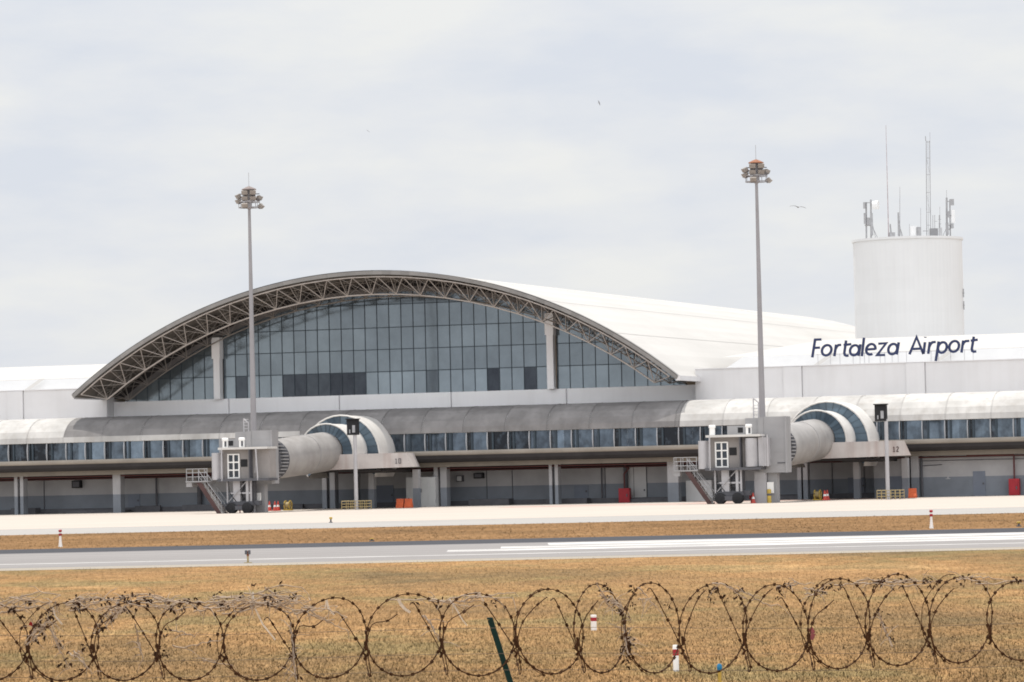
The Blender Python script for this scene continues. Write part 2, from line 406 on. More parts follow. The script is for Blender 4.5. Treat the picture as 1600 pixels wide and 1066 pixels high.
# big glass wall
RG, SILL = RO - 1.32, 9.88
rows = [SILL, 11.85, 13.80, 15.72, 17.75, 20.0]
def gz(s): return ZC + math.sqrt(RG * RG - s * s)
def glazing(cols, dark, name='glass_wall'):
    mb = MB(); ml = MB()
    for i in range(len(cols) - 1):
        a, b = cols[i], cols[i + 1]
        for r in range(5):
            z0, z1 = rows[r], rows[r + 1]
            ta, tb_ = min(z1, gz(a)), min(z1, gz(b))
            if ta <= z0 + .02 and tb_ <= z0 + .02: continue
            ta, tb_ = max(ta, z0), max(tb_, z0)
            mid = (a + b) / 2
            tn = [.64, .52, .53, .50, .40][r] + random.uniform(-.05, .05)
            for d in dark:
                if d[0] <= mid <= d[1] and r == 0: tn = d[2]
            if r == 0 and tn == .05: tn = .05
            mb.quad(F(a, 0, z0), F(b, 0, z0), F(b, 0, tb_), F(a, 0, ta), tn)
    for c in cols:
        zt = gz(c) if abs(c) < RG else SILL
        if zt > SILL + .1: ml.box(c - .027, c + .027, .004, .05, SILL, zt, F)
    for z in rows[1:5]:
        lim = math.sqrt(max(0, RG * RG - (z - ZC) ** 2))
        a, b = max(cols[0], -lim), min(cols[-1], lim)
        if b > a: ml.box(a, b, .003, .05, z - .034, z + .034, F)
    o = mb.build(name, m_glass, TB); ml.build('mullion', m_mull, o)
    return o
pw = 1.125
def cols_from(a, b, n): return [a + (b - a) * i / n for i in range(n + 1)]
def px0(x): return S(x, 600, 0)[0]
glazing(cols_from(-26.3, -17.35, 8), [])
glazing(cols_from(-16.6, 13.85, 27), [(-16, -14.5, .12), (-11.5, -9.7, .10), (-9.6, -8.2, .06), (-8.2, -6.9, .12), (-6.9, -5.9, .22), (-5.9, -4.6, .04), (-4.6, -3.3, .07), (-3.3, -2.9, .05), (2.6, 3.5, .30), (8.4, 9.4, .05), (11.9, 12.9, .08)])
glazing(cols_from(14.6, 26.2, 10), [])
mb = MB()
ga = arc(RG + .02, 26.25, 60); gb = arc(RG - .13, 26.1, 60)
mb.strip([F(s, .2, z) for s, z in gb], [F(s, .2, z + .3) for s, z in ga]); mb.strip([F(s, .2, z) for s, z in gb], [F(s, 0, z) for s, z in gb])
mb.build('glass_wall_head', paint('arch_head_grey', (.16, .15, .15), .6, .1, 1), TB)
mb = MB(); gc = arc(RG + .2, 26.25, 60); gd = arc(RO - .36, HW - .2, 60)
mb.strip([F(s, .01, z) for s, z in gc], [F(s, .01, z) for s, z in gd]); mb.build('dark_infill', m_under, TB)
for (a, b, label) in ((-17.35, -16.6, None), (13.85, 14.6, None)):
    mb = MB(); z1 = gz((a + b) / 2) - .1
    mb.box(a + .06, b - .10, .0, .75, SILL, z1, F); mb.box(a - .02, b + .0, -.02, .9, z1 - 1.9, z1 - .02, F)
    mb.build('pillar', m_white, TB)
# white band below the glass, with shallow joints
mb = MB()
js = [-27.3, -16.05, -5.5, 4.95, 15.5, 27.2]
for i in range(5):
    mb.box(js[i] + (.06 if i else 0), js[i + 1] - .06, -.4, .28, 6.5, SILL, F, random.uniform(.3, .8))
mb.box(-27.3, 27.2, -.5, .1, 6.4, SILL - .01, F, .0)
for j in js[1:5]: mb.box(j - .32, j - .06, .281, .34, 6.5, SILL - .02, F, .4)
mb.build('sill_wall', m_white, TB)
# wings
ZW = 11.13
def wing(s0, s1, joints):
    mb = MB(); a = [s0] + joints + [s1]
    for i in range(len(a) - 1):
        mb.box(a[i] + .04, a[i + 1] - .04, -4, 1.6, 5.5, ZW, F, random.uniform(.2, .9))
    mb.box(s0 + .1, s1 - .1, -30, 1.52, 5.5, ZW - .05, F, .1)
    for j in joints: mb.box(j - 1.6, j - .04, 1.601, 1.72, 5.5, ZW - .03, F, .6)
    mb.box(s0, s1, 1.0, 1.68, ZW, ZW + .07, F, 1)
    return mb.build('wing_wall', m_wing, TB)
wing(-95, -27.3, [-83, -71, -59, -47, -35.6]); wing(27.35, 110, [36.7, 47.2, 58, 69, 80, 91, 101])
def wing_roof(s0, s1, sg):
    mb = MB()
    mb.add([F(s0, -6, ZW - .02), F(s1, -6, ZW - .02), F(s1, -6.6, 12.35), F(s0 + (1.9 if sg > 0 else 0), -6.6, 12.35)], [(0, 1, 2, 3)])
    o = mb.build('wing_roof_fascia', m_wingfascia, TB)
    mb = MB()
    mb.quad(F(s0, -6.6, 12.36), F(s1, -6.6, 12.36), F(s1, -44, 14.9), F(s0, -44, 14.9), .6)
    mb.quad(F(s0, -44, 14.9), F(s1, -44, 14.9), F(s1, -80, 12), F(s0, -80, 12), .6)
    mb.box(s0 + (3 if sg > 0 else 0), s1 - (3 if sg < 0 else 0), -29.5, -6.8, ZW - .2, ZW + .9, F)
    for q in ((1262, 1292), (1450, 1482)) if sg > 0 else ((28, 60), (-140, -110)):
        a = S(q[0], 566 if sg > 0 else 606, -5.0)[0]
        mb.add([F(a, -5.4, ZW), F(a + .55, -5.4, ZW), F(a + 2.3, -6.0, 12.40), F(a + 1.75, -6.0, 12.40)], [(0, 1, 2, 3)], .9)
    mb.build('wing_roof', m_roof, TB)
wing_roof(27.6, 110, 1); wing_roof(-95, -27.9, -1)

# ------------------------------------------------------------------ boarding gallery in front of the terminal
GA = thing('boarding_gallery', 'long rounded boarding gallery with a strip of windows raised on columns before the terminal', 'building', F(0, 5, 0))
S0, S1 = -61.4, 80.0
prof = [(1.75, 7.75), (2.6, 8.12), (3.8, 8.38), (5.2, 8.48), (6.4, 8.40), (7.4, 8.15), (8.2, 7.75), (8.75, 7.25), (9.08, 6.72), (9.18, 6.25)]
mb = MB(); mw = MB(); PW = 1.86
s = S0
while s < S1:
    tn = random.uniform(.25, 1)
    e = min(s + PW * 2, S1)
    if s < -28.1 < e: e = -28.1
    if s < 28.05 < e: e = 28.05
    for i in range(len(prof) - 1):
        (t0, z0), (t1, z1) = prof[i], prof[i + 1]
        in_shade = -28.11 < s and e < 28.06 and not (s < -9 and i >= 8)  # darker colour where the roof shadow falls, lower left strip kept as lit
        tgt = mw if in_shade else mb; v = min(1, max(0, tn + random.uniform(-.25, .2)))
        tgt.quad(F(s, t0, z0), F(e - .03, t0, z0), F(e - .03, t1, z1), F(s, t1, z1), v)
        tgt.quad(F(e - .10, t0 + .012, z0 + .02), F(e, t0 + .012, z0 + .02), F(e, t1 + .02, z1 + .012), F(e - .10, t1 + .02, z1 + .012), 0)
    s = e
mb.quad(F(S0, 9.18, 6.25), F(S1, 9.18, 6.25), F(S1, 8.9, 6.22), F(S0, 8.9, 6.22), .3)
mb.build('roof_shell', m_shell, GA, smooth=False); mw.build('roof_shell', m_shellshade, GA, label='dark grey stretch of the shell, the arched roof shadow put into its colour')
tones = [(-200, 100, .10), (100, 118, .3), (118, 345, .62), (345, 640, .35), (640, 690, .40), (690, 775, .55), (775, 812, .10), (812, 850, .45), (850, 965, .58), (965, 1000, .10), (1000, 1040, .4), (1040, 1200, .08), (1390, 1440, .25), (1440, 1470, .40), (1470, 1510, .60), (1510, 1535, .35), (1535, 1700, .62)]  # pane colours stand in for uneven reflections and dark interior
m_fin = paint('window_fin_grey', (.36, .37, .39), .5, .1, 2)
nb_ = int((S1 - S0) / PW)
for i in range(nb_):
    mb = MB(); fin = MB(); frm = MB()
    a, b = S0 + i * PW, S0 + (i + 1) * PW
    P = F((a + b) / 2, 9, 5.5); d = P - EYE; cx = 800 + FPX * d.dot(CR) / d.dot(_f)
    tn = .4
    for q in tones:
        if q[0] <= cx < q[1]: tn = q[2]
    us = [a, a + .5, b] if i % 3 else [a, a + .27, a + .5, a + 1.2, b]
    for u0, u1 in zip(us, us[1:]):
        w = random.uniform(-.28, .25) - (random.choice([.1, .3, .45]) if u1 - u0 < .6 else 0)
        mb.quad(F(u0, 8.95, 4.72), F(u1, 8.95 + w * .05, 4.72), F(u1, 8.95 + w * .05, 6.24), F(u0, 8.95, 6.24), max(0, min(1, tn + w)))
    bulge = lambda z: .10 + .12 * math.sin(PI * (z - 4.72) / 1.5)
    X0, X1 = a + .02, a + .095
    for kx in range(5):
        z0, z1 = 4.72 + 1.5 * kx / 5, 4.72 + 1.5 * (kx + 1) / 5
        fin.add([F(X0, 9.0, z0), F(X1, 9.0, z0), F(X1, 9.0 + bulge(z0), z0), F(X0, 9.0 + bulge(z0), z0), F(X0, 9.0, z1), F(X1, 9.0, z1), F(X1, 9.0 + bulge(z1), z1), F(X0, 9.0 + bulge(z1), z1)],
                [(0, 1, 5, 4), (1, 2, 6, 5), (2, 3, 7, 6), (3, 0, 4, 7)])
    frm.box(a + .44, a + .60, 8.97, 9.06, 4.72, 6.24, F)
    if i % 3 == 1: frm.box(a + .16, a + .25, 8.97, 9.05, 4.72, 6.24, F)
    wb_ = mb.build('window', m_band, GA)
    fin.build('window_fin', m_fin, wb_); frm.build('window_frame', m_mull, wb_)
mb = MB()
pr = [(8.9, 4.72), (9.3, 4.72), (9.36, 4.58), (9.34, 4.42), (9.26, 4.34)]
for (t0, z0), (t1, z1) in zip(pr, pr[1:]): mb.quad(F(S0, t0, z0), F(S1, t0, z0), F(S1, t1, z1), F(S0, t1, z1))
mb.build('floor_edge', m_slabedge, GA)
mb = MB()
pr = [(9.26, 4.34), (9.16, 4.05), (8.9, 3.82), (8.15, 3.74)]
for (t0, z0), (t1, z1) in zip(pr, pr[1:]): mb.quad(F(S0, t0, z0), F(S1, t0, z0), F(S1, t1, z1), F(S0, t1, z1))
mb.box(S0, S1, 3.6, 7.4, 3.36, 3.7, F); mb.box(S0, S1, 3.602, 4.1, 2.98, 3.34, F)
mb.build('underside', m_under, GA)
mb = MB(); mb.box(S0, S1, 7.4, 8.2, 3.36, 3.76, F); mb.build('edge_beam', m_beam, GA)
mb = MB(); mb.box(S0, S1, 1.6, 3.6, 0, 3.9, F)
GWALL = mb.build('ground_floor_wall', m_gwall, GA)
mb = MB(); mb.box(S0, S1, 3.62, 4.3, 0, .42, F)
s = S0
while s < S1:
    L_ = random.uniform(1.5, 6); mb.box(s, s + L_, 4.31, 4.6 + random.random(), 0.005, random.choice([.25, .45, .55, .3]), F); s += L_ + random.uniform(.3, 4)
mb.build('dark_kerb', m_dgrey, GA)
def ss(px, t=7.4): return S(px, 760, t)[0]
for x0, x1 in ((22, 27), (31, 36), (176, 188), (503, 510), (515, 523), (678, 684), (688, 698), (858, 862.5), (867, 872), (1043, 1060), (1246, 1252), (1255, 1262), (1415, 1421), (1424, 1436), (-140, -128)):
    mb = MB(); mb.box(ss(x0), ss(x1), 6.5, 7.38, 0, 3.36, F); mb.build('column', m_gwall, GA)
for x0, x1 in ((27.3, 30.8), (510.5, 514.6), (684.4, 687.6), (863, 866.6), (1252.4, 1254.6), (1437, 1441), (1419.5, 1422), (283, 290), (956, 963), (1320, 1323), (217, 220), (920, 922.5)):
    mb = MB(); mb.tube(F((ss(x0) + ss(x1)) / 2, 7.0 if x0 not in (956, 283, 217, 920, 1320) else 3.9, 0), F((ss(x0) + ss(x1)) / 2, 7.0 if x0 not in (956, 283, 217, 920, 1320) else 3.9, 3.36), max(.05, (ss(x1) - ss(x0)) / 2), n=8); mb.build('downpipe', m_dgrey, GA, smooth=True)
mb = MB(); mb.tube(F(S0, 7.25, 3.24), F(S1, 7.25, 3.24), .06, n=8); mb.tube(F(S0, 4.2, 3.05), F(S1, 4.2, 3.05), .06, n=8); mb.build('service_pipe', m_darkpipe, GA, smooth=True)
def wall_panel(name, x0, x1, y0, y1, t, mat, th=.06):
    a = S(x0, y1, t); b = S(x1, y0, t)
    mb = MB(); mb.box(a[0], b[0], t - th, t, max(0, a[1]) , b[1], F); return mb.build(name, mat, GA)
m_gfront = m_gwall
fw0 = S(1366, 760, 6.9)[0]
mb = MB(); mb.box(fw0, S1, 4.7, 6.9, 0, 3.355, F); mb.build('ground_floor_wall', m_gwall, GA)
mb = MB(); mb.tube(F(S(1440, 735, 7)[0], 6.96, 2.55), F(S(1472, 735, 7)[0], 6.96, 2.62), .03, n=6); mb.tube(F(fw0 + 2.5, 6.96, 2.95), F(S1, 6.96, 2.95), .025, n=6); mb.build('wall_conduit', m_dgrey, GA)
mb = MB(); q_ = S(1481, 750, 7)[0]; mb.box(q_ - .22, q_ + .22, 6.9, 6.93, 1.95, 2.02, F); mb.box(q_ - .05, q_ + .05, 6.9, 6.93, 1.5, 1.949, F); mb.box(q_ - .2, q_ + .2, 6.9, 6.93, 1.43, 1.499, F); mb.build('wall_bracket', m_ant, GA)
mb = MB(); mb.box(S(1072, 770, 6)[0], S(1112, 770, 6)[0], 4.4, 6.0, 0, 1.75, F); mb.build('low_wall', m_panelw, GA)
def door(x0, x1, h, mat, t=3.66):
    a, b = S(x0, 770, t)[0], S(x1, 770, t)[0]
    mb = MB(); mb.box(a, b, t - .05, t, 0, h, F); o = mb.build('service_door', mat, GA)
    mb = MB(); mb.box(b - .22, b - .10, t + .001, t + .06, .95, 1.10, F); mb.build('door_handle', m_dgrey, o)
door(1521, 1540, 2.02, m_door, 6.95); door(980, 1010, 3.0, m_panelw)
door(1386, 1414, 1.75, m_door, 6.95); door(200, 218, 1.55, m_door); door(897, 919, 1.5, m_door); door(580, 615, 1.9, m_door, 3.67); door(1325, 1352, 1.7, m_door)
mb = MB()
for x in (990, 1010, 68, 945, 560, 760, 800, 1080, 1300, 1350, 1480): mb.box(ss(x, 3.7), ss(x, 3.7) + .04, 3.6, 3.68, 0.4, 3.3, F)
mb.build('wall_joint', m_dgrey, GA)

# ------------------------------------------------------------------ things along the ground floor
def wall_box(name, label, cat, x0, x1, y0, y1, t, d, mat, group=None, face=None):
    a = S(x0, y1, t + d); b = S(x1, y0, t + d)
    c = (a[0] + b[0]) / 2
    T = thing(name, label, cat, F(c, t + d / 2, max(0, a[1])), group)
    mb = MB(); mb.box(a[0], b[0], t, t + d, max(0, a[1]), b[1], F); mb.build('casing', mat, T)
    if face:
        mb = MB(); q = .12 * (b[0] - a[0]); mb.box(a[0] + q, b[0] - q, t + d + .002, t + d + .03, max(0, a[1]) + q, b[1] - q, F); mb.build('front_panel', face, T)
    return T, a, b
wall_box('air_conditioner', 'small black wall box high on the wall left of the lone wide column', 'wall unit', 112, 125, 751, 763, 3.62, .5, m_black, 'wall units under the gallery', m_dgrey)
wall_box('air_conditioner', 'black box unit on the wall right of the pale locker cabinet', 'wall unit', 740, 754, 739, 748, 3.62, .5, m_black, 'wall units under the gallery', m_dgrey)
wall_box('air_conditioner', 'grey box unit with pale front beside the column next to the locker', 'wall unit', 713, 722, 743, 753, 3.62, .5, m_dgrey, 'wall units under the gallery', m_panelw)
def hydrant(x0, x1, y0, lab, pipe, ht=4.6):
    T, a, b = wall_box('hydrant_cabinet', lab, 'hydrant cabinet', x0, x1, y0, 790, ht, .55, m_red, 'red fire cabinets under the gallery', m_red)
    mb = MB()
    pts = [F(S(px, py, ht + .3)[0], ht + .3, min(3.3, S(px, py, ht + .3)[1])) for px, py in pipe]
    for p, q in zip(pts, pts[1:]): mb.tube(p, q, .075, n=8)
    mb.build('feed_pipe', m_darkpipe, T, smooth=True)
    mb = MB(); mb.box(b[0] - .25, b[0] - .15, ht + .59, ht + .64, .5, .75, F); mb.build('latch', m_dgrey, T)
hydrant(967, 983, 763, 'red fire cabinet with crooked dark feed pipe between column and pale doors', [(976, 765), (975, 741), (983, 731), (977, 730), (977, 722)])
hydrant(1577, 1592, 748, 'red fire cabinet with long bent red pipe near the grey door on the right', [(1585, 750), (1584, 708), (1584, 708), (1510, 711)], 6.95)
# locker cabinet
a = S(635, 790, 8.0)[0]; b = S(681, 790, 8.0)[0]
T = thing('locker_cabinet', 'tall pale grey four door locker between the concrete ledge and the column', 'cabinet', F((a + b) / 2, 7.3, 0))
mb = MB(); mb.box(a, b, 6.6, 8.0, 0, S(650, 746, 8)[1], F); mb.build('casing', m_panelw, T)
ztop = S(650, 746, 8)[1]
for i in range(4):
    w = (b - a) / 4
    mb = MB(); mb.box(a + i * w + .03, a + (i + 1) * w - .03, 8.001, 8.03, .08, ztop - .75, F); mb.box(a + i * w + .03, a + (i + 1) * w - .03, 8.001, 8.03, ztop - .70, ztop - .04, F)
    mb.build('locker_door', paint('locker_door_grey', (.47, .475, .47), .6, .06, 1), T)
mb = MB(); mb.box(a + 1.28, a + 1.42, 8.031, 8.06, 1.25, 1.55, F); mb.build('lock_plate', m_dgrey, T)

# ------------------------------------------------------------------ jet bridges
def ellipse_ring(L, c, t, zc, r, n=40, dt=0, a0=0, a1=2 * PI):
    return [L(c + r * math.cos(a0 + (a1 - a0) * i / n), t, zc + r * math.sin(a0 + (a1 - a0) * i / n)) for i in range(n + (0 if a1 - a0 > 6.2 else 1))]
def jet_bridge(off, cabo, lo, right, label, num):
    L = lambda s, t, z: F(s + off, t, z)
    LC = lambda s, t, z: F(s + off + cabo, t, z)
    LL = lambda s, t, z: F(s + off + lo, t, z)
    JB = thing('jet_bridge', label, 'jet bridge', F(41.4 + off, 20, 0), 'jet bridges on the boarding gallery')
    c = 41.4
    # stepped barrel vestibule
    def barrel(c, zc, R, t0, t1, name, mat):
        mb = MB(); n = 36
        A = ellipse_ring(L, c, t0, zc, R, n, a0=-.55, a1=PI + .55); B = ellipse_ring(L, c, t1, zc, R, n, a0=-.55, a1=PI + .55)
        mb.strip(A, B); return mb.build(name, mat, JB, smooth=True)
    def ring(c, zc, R, c2, zc2, r, t, name):
        mb = MB(); n = 22; a0, a1 = -.5, PI + .5
        A = ellipse_ring(L, c, t, zc, R, n, a0=a0, a1=a1); B = ellipse_ring(L, c2, t - .02, zc2, r, n, a0=a0, a1=a1)
        mb.strip(A, B, [random.uniform(.35, .9) for _ in range(n)])
        o = mb.build(name, m_ring, JB)
        fr = MB()
        for i in range(n + 1): fr.tube(A[i] + (F(0, .02, 0) - F(0, 0, 0)), B[i] + (F(0, .02, 0) - F(0, 0, 0)), .018, n=4)
        fr.build('ring_glazing_bar', m_mull, o)
        rim = MB(); rim.path(A, .07, 6); rim.build('ring_rim', m_barrel, o, smooth=True)
        return o
    barrel(c, 4.45, 3.45, 8.3, 12.9, 'vestibule_vault', m_barrel); ring(c, 4.45, 3.45, c, 4.65, 2.4, 12.9, 'vestibule_ring_window')
    barrel(c - .05, 4.75, 2.42, 12.5, 16.2, 'vestibule_vault', m_barrel); ring(c - .05, 4.75, 2.42, c - .05, 4.85, 1.5, 16.2, 'vestibule_ring_window')
    # concrete ledge that the vestibule stands on, with the stand number
    mb = MB(); y0, y1 = 8.9, 16.4
    mb.add([L(39.8, y1, 3.28), L(49.0, y1, 3.42), L(48.5, y1, 4.60), L(39.8, y1, 4.58), L(39.8, y0, 3.28), L(47.0, y0, 3.42), L(46.5, y0, 4.60), L(39.8, y0, 4.58)],
           [(0, 1, 2, 3), (5, 4, 7, 6), (3, 2, 6, 7), (1, 5, 6, 2), (0, 3, 7, 4), (0, 4, 5, 1)])
    led = mb.build('concrete_ledge', m_conc, JB)
    mb = MB()
    for stroke in num:
        pts = [L(47.55 + x * .25, y1 + .012, 3.74 + y * .38) for x, y in stroke]
        for p, q in zip(pts, pts[1:]): mb.tube(p, q,   .04, n=4)
    mb.build('stand_number', m_dgrey if not right else m_brown, led)
    mb = MB(); mb.box(40, 46, 9.5, 15.8, 3.1, 3.27, L); mb.box(43.2, 46.4, 9.6, 15.4, 2.98, 3.26, L); mb.build('ledge_bracket', m_under, JB)
    for sx in (43.0, 47.0):
        mb = MB(); mb.box(sx, sx + .5, 10.2, 10.8, 0, 3.2, L); mb.build('ledge_column', m_gwall, JB)
    # round tunnel, dropping a little towards the head
    A0 = (c - .05, 14.6, 4.95); A1 = (c - 1.40 + lo * .6, 24.0, 4.26); nseg = 10; rs = []
    for i in range(nseg + 1):
        u = i / nseg; rs.append(ellipse_ring(L, A0[0] + (A1[0] - A0[0]) * u, A0[1] + (A1[1] - A0[1]) * u, A0[2] + (A1[2] - A0[2]) * u, 1.66 - .03 * u, 32))
    mb = MB(); mb.rings(rs, 1.0); tun = mb.build('tunnel', m_tunnel, JB, smooth=True)
    mb = MB()
    for u in (.5,):
        mb.path(ellipse_ring(L, A0[0] + (A1[0] - A0[0]) * u, A0[1] + (A1[1] - A0[1]) * u, A0[2] + (A1[2] - A0[2]) * u, 1.655, 32), .022, 4, closed=True)
    mb.build('tunnel_seam', m_grey, tun)
    mb = MB()
    for i in range(14):
        u = i / 13; r = 1.58 + (.12 if i % 2 else -.06)
        cc = (A1[0] - .22 * u, A1[1] + .02 + 1.9 * u, A1[2] - .1 * u)
        rr = ellipse_ring(L, cc[0], cc[1], cc[2], r, 28)
        if i: mb.rings([prev, rr], capa=False, capb=(i == 13))
        prev = rr
    bl = mb.build('bellows', m_dgrey, JB)
    mb = MB()
    for i in range(11):
        z = -1.35 + i * .27; xx = math.sqrt(1.66 ** 2 - z * z)
        mb.box(A1[0] + xx - .5, A1[0] + xx + .02, A1[1] + .3, A1[1] + 1.5, A1[2] + z - .045, A1[2] + z + .045, L)
    mb.build('bellows_rib', m_grey, bl)
    # lift frame
    mb = MB()
    mb.box(39.85, 41.68, 25.9, 27.2, 2.32, 6.62, LL); mb.box(38.35, 39.83, 26.0, 26.95, 2.5, 6.55, LL)
    mb.box(39.45, 39.86, 26.96, 27.25, 2.35, 6.58, LL)
    for i in range(4): mb.box(39.9, 41.62, 27.201, 27.212, 2.9 + i * 1.0, 2.915 + i * 1.0, LL)
    mb.box(41.55, 41.685, 27.2, 27.3, 2.3, 6.63, LL)
    lf = mb.build('lift_frame', m_grey, JB)
    mb = MB(); mb.box(40.9, 41.69, 27.21, 27.24, 3.02, 3.1, LL); mb.box(39.9, 40.3, 27.21, 27.24, 2.95, 3.03, LL); mb.build('frame_slot', m_dgrey, lf)
    mb = MB(); mb.box(36.9, 38.34, 25.9, 26.9, 4.9, 6.0, LL); lp = mb.build('side_panel', m_grey, JB)
    mb = MB(); mb.box(37.75, 38.15, 26.901, 26.93, 5.45, 5.85, LL); mb.build('small_window', m_black, lp)
    # loop frame on top
    mb = MB(); zt = 8.25 if right else 7.75
    mb.tube(LL(38.9, 26.4, 6.55), LL(38.9, 26.4, zt - .15), .05, n=6); mb.tube(LL(39.3, 26.4, 6.55), LL(39.3, 26.4, zt - .5), .05, n=6); mb.tube(LL(38.9, 26.4, zt - .15), LL(39.3, 26.4, zt - .5), .06, n=6)
    for i in range(4): mb.tube(LL(38.9, 26.4, 6.8 + i * .25), LL(39.3, 26.4, 6.8 + i * .25), .025, n=5)
    mb.build('roof_ladder', m_lgrey, JB, smooth=True)
    # cab
    mb = MB(); mb.box(35.75, 39.9, 26.9, 28.2, 2.78, 5.12, LC); cab = mb.build('cab', m_cabwall, JB)
    mb = MB(); mb.box(35.7, 40.0, 26.85, 28.9, 5.121, 5.30, LC); mb.build('cab_roof', m_barrel, JB)
    mb = MB(); mb.box(35.6, 40.0, 26.85, 28.9, 2.58, 2.775, LC); mb.build('cab_floor', m_dgrey, JB)
    wf = MB(); x0, x1, z0, z1 = 36.25, 37.3, 2.80, 4.78; d0, d1 = 28.21, 28.30
    for x in (x0, (x0 + x1) / 2 - .05, x1 - .10): wf.box(x, x + .11, d0, d1, z0, z1, LC)
    for z in (z0, z0 + .62, z0 + 1.25, z1 - .1): wf.box(x0 + .005, x1 + .005, d0 + .01, d1 + .01, z, z + .10, LC)
    wfo = wf.build('cab_window_frame', m_wpaint, JB)
    mb = MB(); mb.box(x0 + .03, x1 - .03, 28.205, 28.215, z0 + .03, z1 - .03, LC, .12); mb.build('window_pane', m_glass, wfo)
    mb = MB(); mb.box(37.38, 37.95, 28.205, 28.24, 3.72, 4.32, LC); mb.build('cab_side_window', m_black, JB)
    mb = MB(); mb.box(38.35, 38.42, 28.21, 28.9, 2.8, 5.1, LC); mb.build('cab_partition', m_dgrey, JB)
    def canopy(x0, x1, z0, z1, name):
        mb = MB(); n = 12; cx, hw = (x0 + x1) / 2, (x1 - x0) / 2
        rs = [[LC(cx + hw * math.cos(-.25 + (PI + .5) * i / n), 28.0 + .95 * math.sin(-.25 + (PI + .5) * i / n), z) for i in range(n + 1)] for z in (z0, z1)]
        mb.rings(rs); return mb.build(name, m_lgrey, JB, smooth=True)
    canopy(34.92, 35.82, 2.72, 4.88, 'cab_canopy')
    mb = MB()
    mb.tube(LC(36.0, 28.85, 2.6), LC(36.0, 28.85, 5.25), .06, n=6); mb.tube(LC(35.86, 28.75, 2.7), LC(35.93, 28.75, 4.9), .035, n=6)
    if right:
        canopy(38.62, 39.72, 2.82, 5.0, 'cab_canopy')
        b2 = MB(); b2.box(39.75, 40.35, 27.2, 28.5, 2.85, 5.05, LC); b2.build('cab_end_panel', m_lgrey, JB)
        mb.tube(LC(40.5, 28.6, 2.8), LC(40.5, 28.6, 5.25), .05, n=6); mb.tube(LC(40.15, 28.6, 2.8), LC(40.15, 28.6, 5.25), .03, n=6)
    else:
        mb.tube(LC(39.1, 28.85, 2.6), LC(38.95, 28.85, 5.2), .06, n=6); mb.tube(LC(38.75, 28.6, 3.2), LC(38.95, 28.6, 5.1), .03, n=6)
    mb.build('cab_post', m_lgrey, JB, smooth=True)
    for x, h in ((36.05, 5.3), (38.95 if right else 37.5, 5.3)):
        mb = MB(); mb.cyl(LC(x, 28.2, h), [(.22, 0), (.22, .55), (.27, .56), (.27, .72), (.2, .78)], 14); o = mb.build('beacon', m_wpaint, JB, smooth=True)
        if x > 36.5 or not right:
            mb = MB(); mb.box(x + .03, x + .2, 28.4, 28.44, h + .08, h + .5, LC); mb.build('beacon_lens', m_dgrey, o)
    # undercarriage
    for x in (36.72, 38.08):
        mb = MB(); n = 20
        for dd in (-.32, .10):
            mb.rings([[LC(x + r * math.cos(2 * PI * i / n), 28.6 + dd + q, .43 + r * math.sin(2 * PI * i / n)) for i in range(n)] for r, q in ((.36, 0), (.43, .04), (.43, .18), (.36, .22))])
        w = mb.build('wheel', m_black, JB, smooth=True)
        mb = MB(); mb.tube(LC(x, 28.3, .43), LC(x, 28.955, .43), .16, n=12); mb.build('hub', m_black, w, smooth=True)
    mb = MB()
    mb.box(36.3, 38.5, 28.1, 28.6, .62, .85, LC); mb.box(36.9, 37.9, 28.0, 28.9, .28, .6, LC); mb.box(36.5, 38.4, 28.3, 28.5, .86, .95, LC)
    mb.build('axle_frame', m_dgrey, JB)
    mb = MB(); mb.box(36.75, 37.35, 27.6, 28.4, .95, 2.6, LC); mb.tube(LC(36.25, 28.4, .85), LC(36.25, 28.4, 2.6), .07, n=8); mb.tube(LC(38.3, 28.4, .85), LC(38.3, 28.4, 2.6), .08, n=8); mb.tube(LC(36.4, 28.5, .95), LC(37.9, 28.5, 2.5), .035, n=6)
    mb.box(37.9, 38.1, 28.2, 28.5, .95, 2.6, LC); mb.box(36.45, 38.25, 28.3, 28.45, 1.55, 1.68, LC); mb.build('lift_column', m_lgrey, JB)
    mb = MB(); mb.box(37.4, 38.3, 27.2, 27.9, 1.0, 2.55, LC); mb.box(37.5, 38.05, 27.91, 28.1, 1.25, 1.9, LC); mb.box(37.4, 38.9, 27.5, 28.2, .62, .98, LC); mb.build('machinery', m_dgrey, JB)
    # main support legs under the lift frame
    mb = MB(); mb.box(39.0, 39.95, 26.5, 27.1, 0, 2.5, LL); mb.box(39.05, 39.9, 27.1, 27.18, 1.9, 2.4, LL); mb.build('support_leg', m_lgrey, JB)
    mb = MB(); mb.box(40.0, 40.75, 26.1, 26.8, 0, 2.3, LL); mb.build('support_leg', m_grey, JB)
    mb = MB(); mb.box(40.0, 40.5, 26.9, 27.1, .75, 1.6, LL); mb.build('control_box', m_wpaint, JB)
    mb = MB(); mb.tube(LL(38.75, 27.2, .32), LL(38.75, 27.2, .75), .16, n=10); mb.tube(LL(38.75, 27.2, .0), LL(38.75, 27.2, .31), .05, n=6); mb.build('extinguisher', m_red, JB, smooth=True)
    # hoses, cables and rails
    mb = MB()
    for k in (0, 3):
        mb.path([LC(36.4 + .35 * k, 28.5, 2.56), LC(36.5 + .35 * k, 28.6, 1.7 - .1 * k), LC(36.8 + .3 * k, 28.55, 1.25), LC(37.0 + .3 * k, 28.4, .95)], .03, 5)
    mb.build('hose', m_black, JB, smooth=True)
    # access stair on the left
    x0, x1 = (34.0, 35.95)
    yA, yB = (28.0, 28.6) if right else (28.0, 29.2)
    sd = MB(); tr = MB(); rl = MB(); n = 14
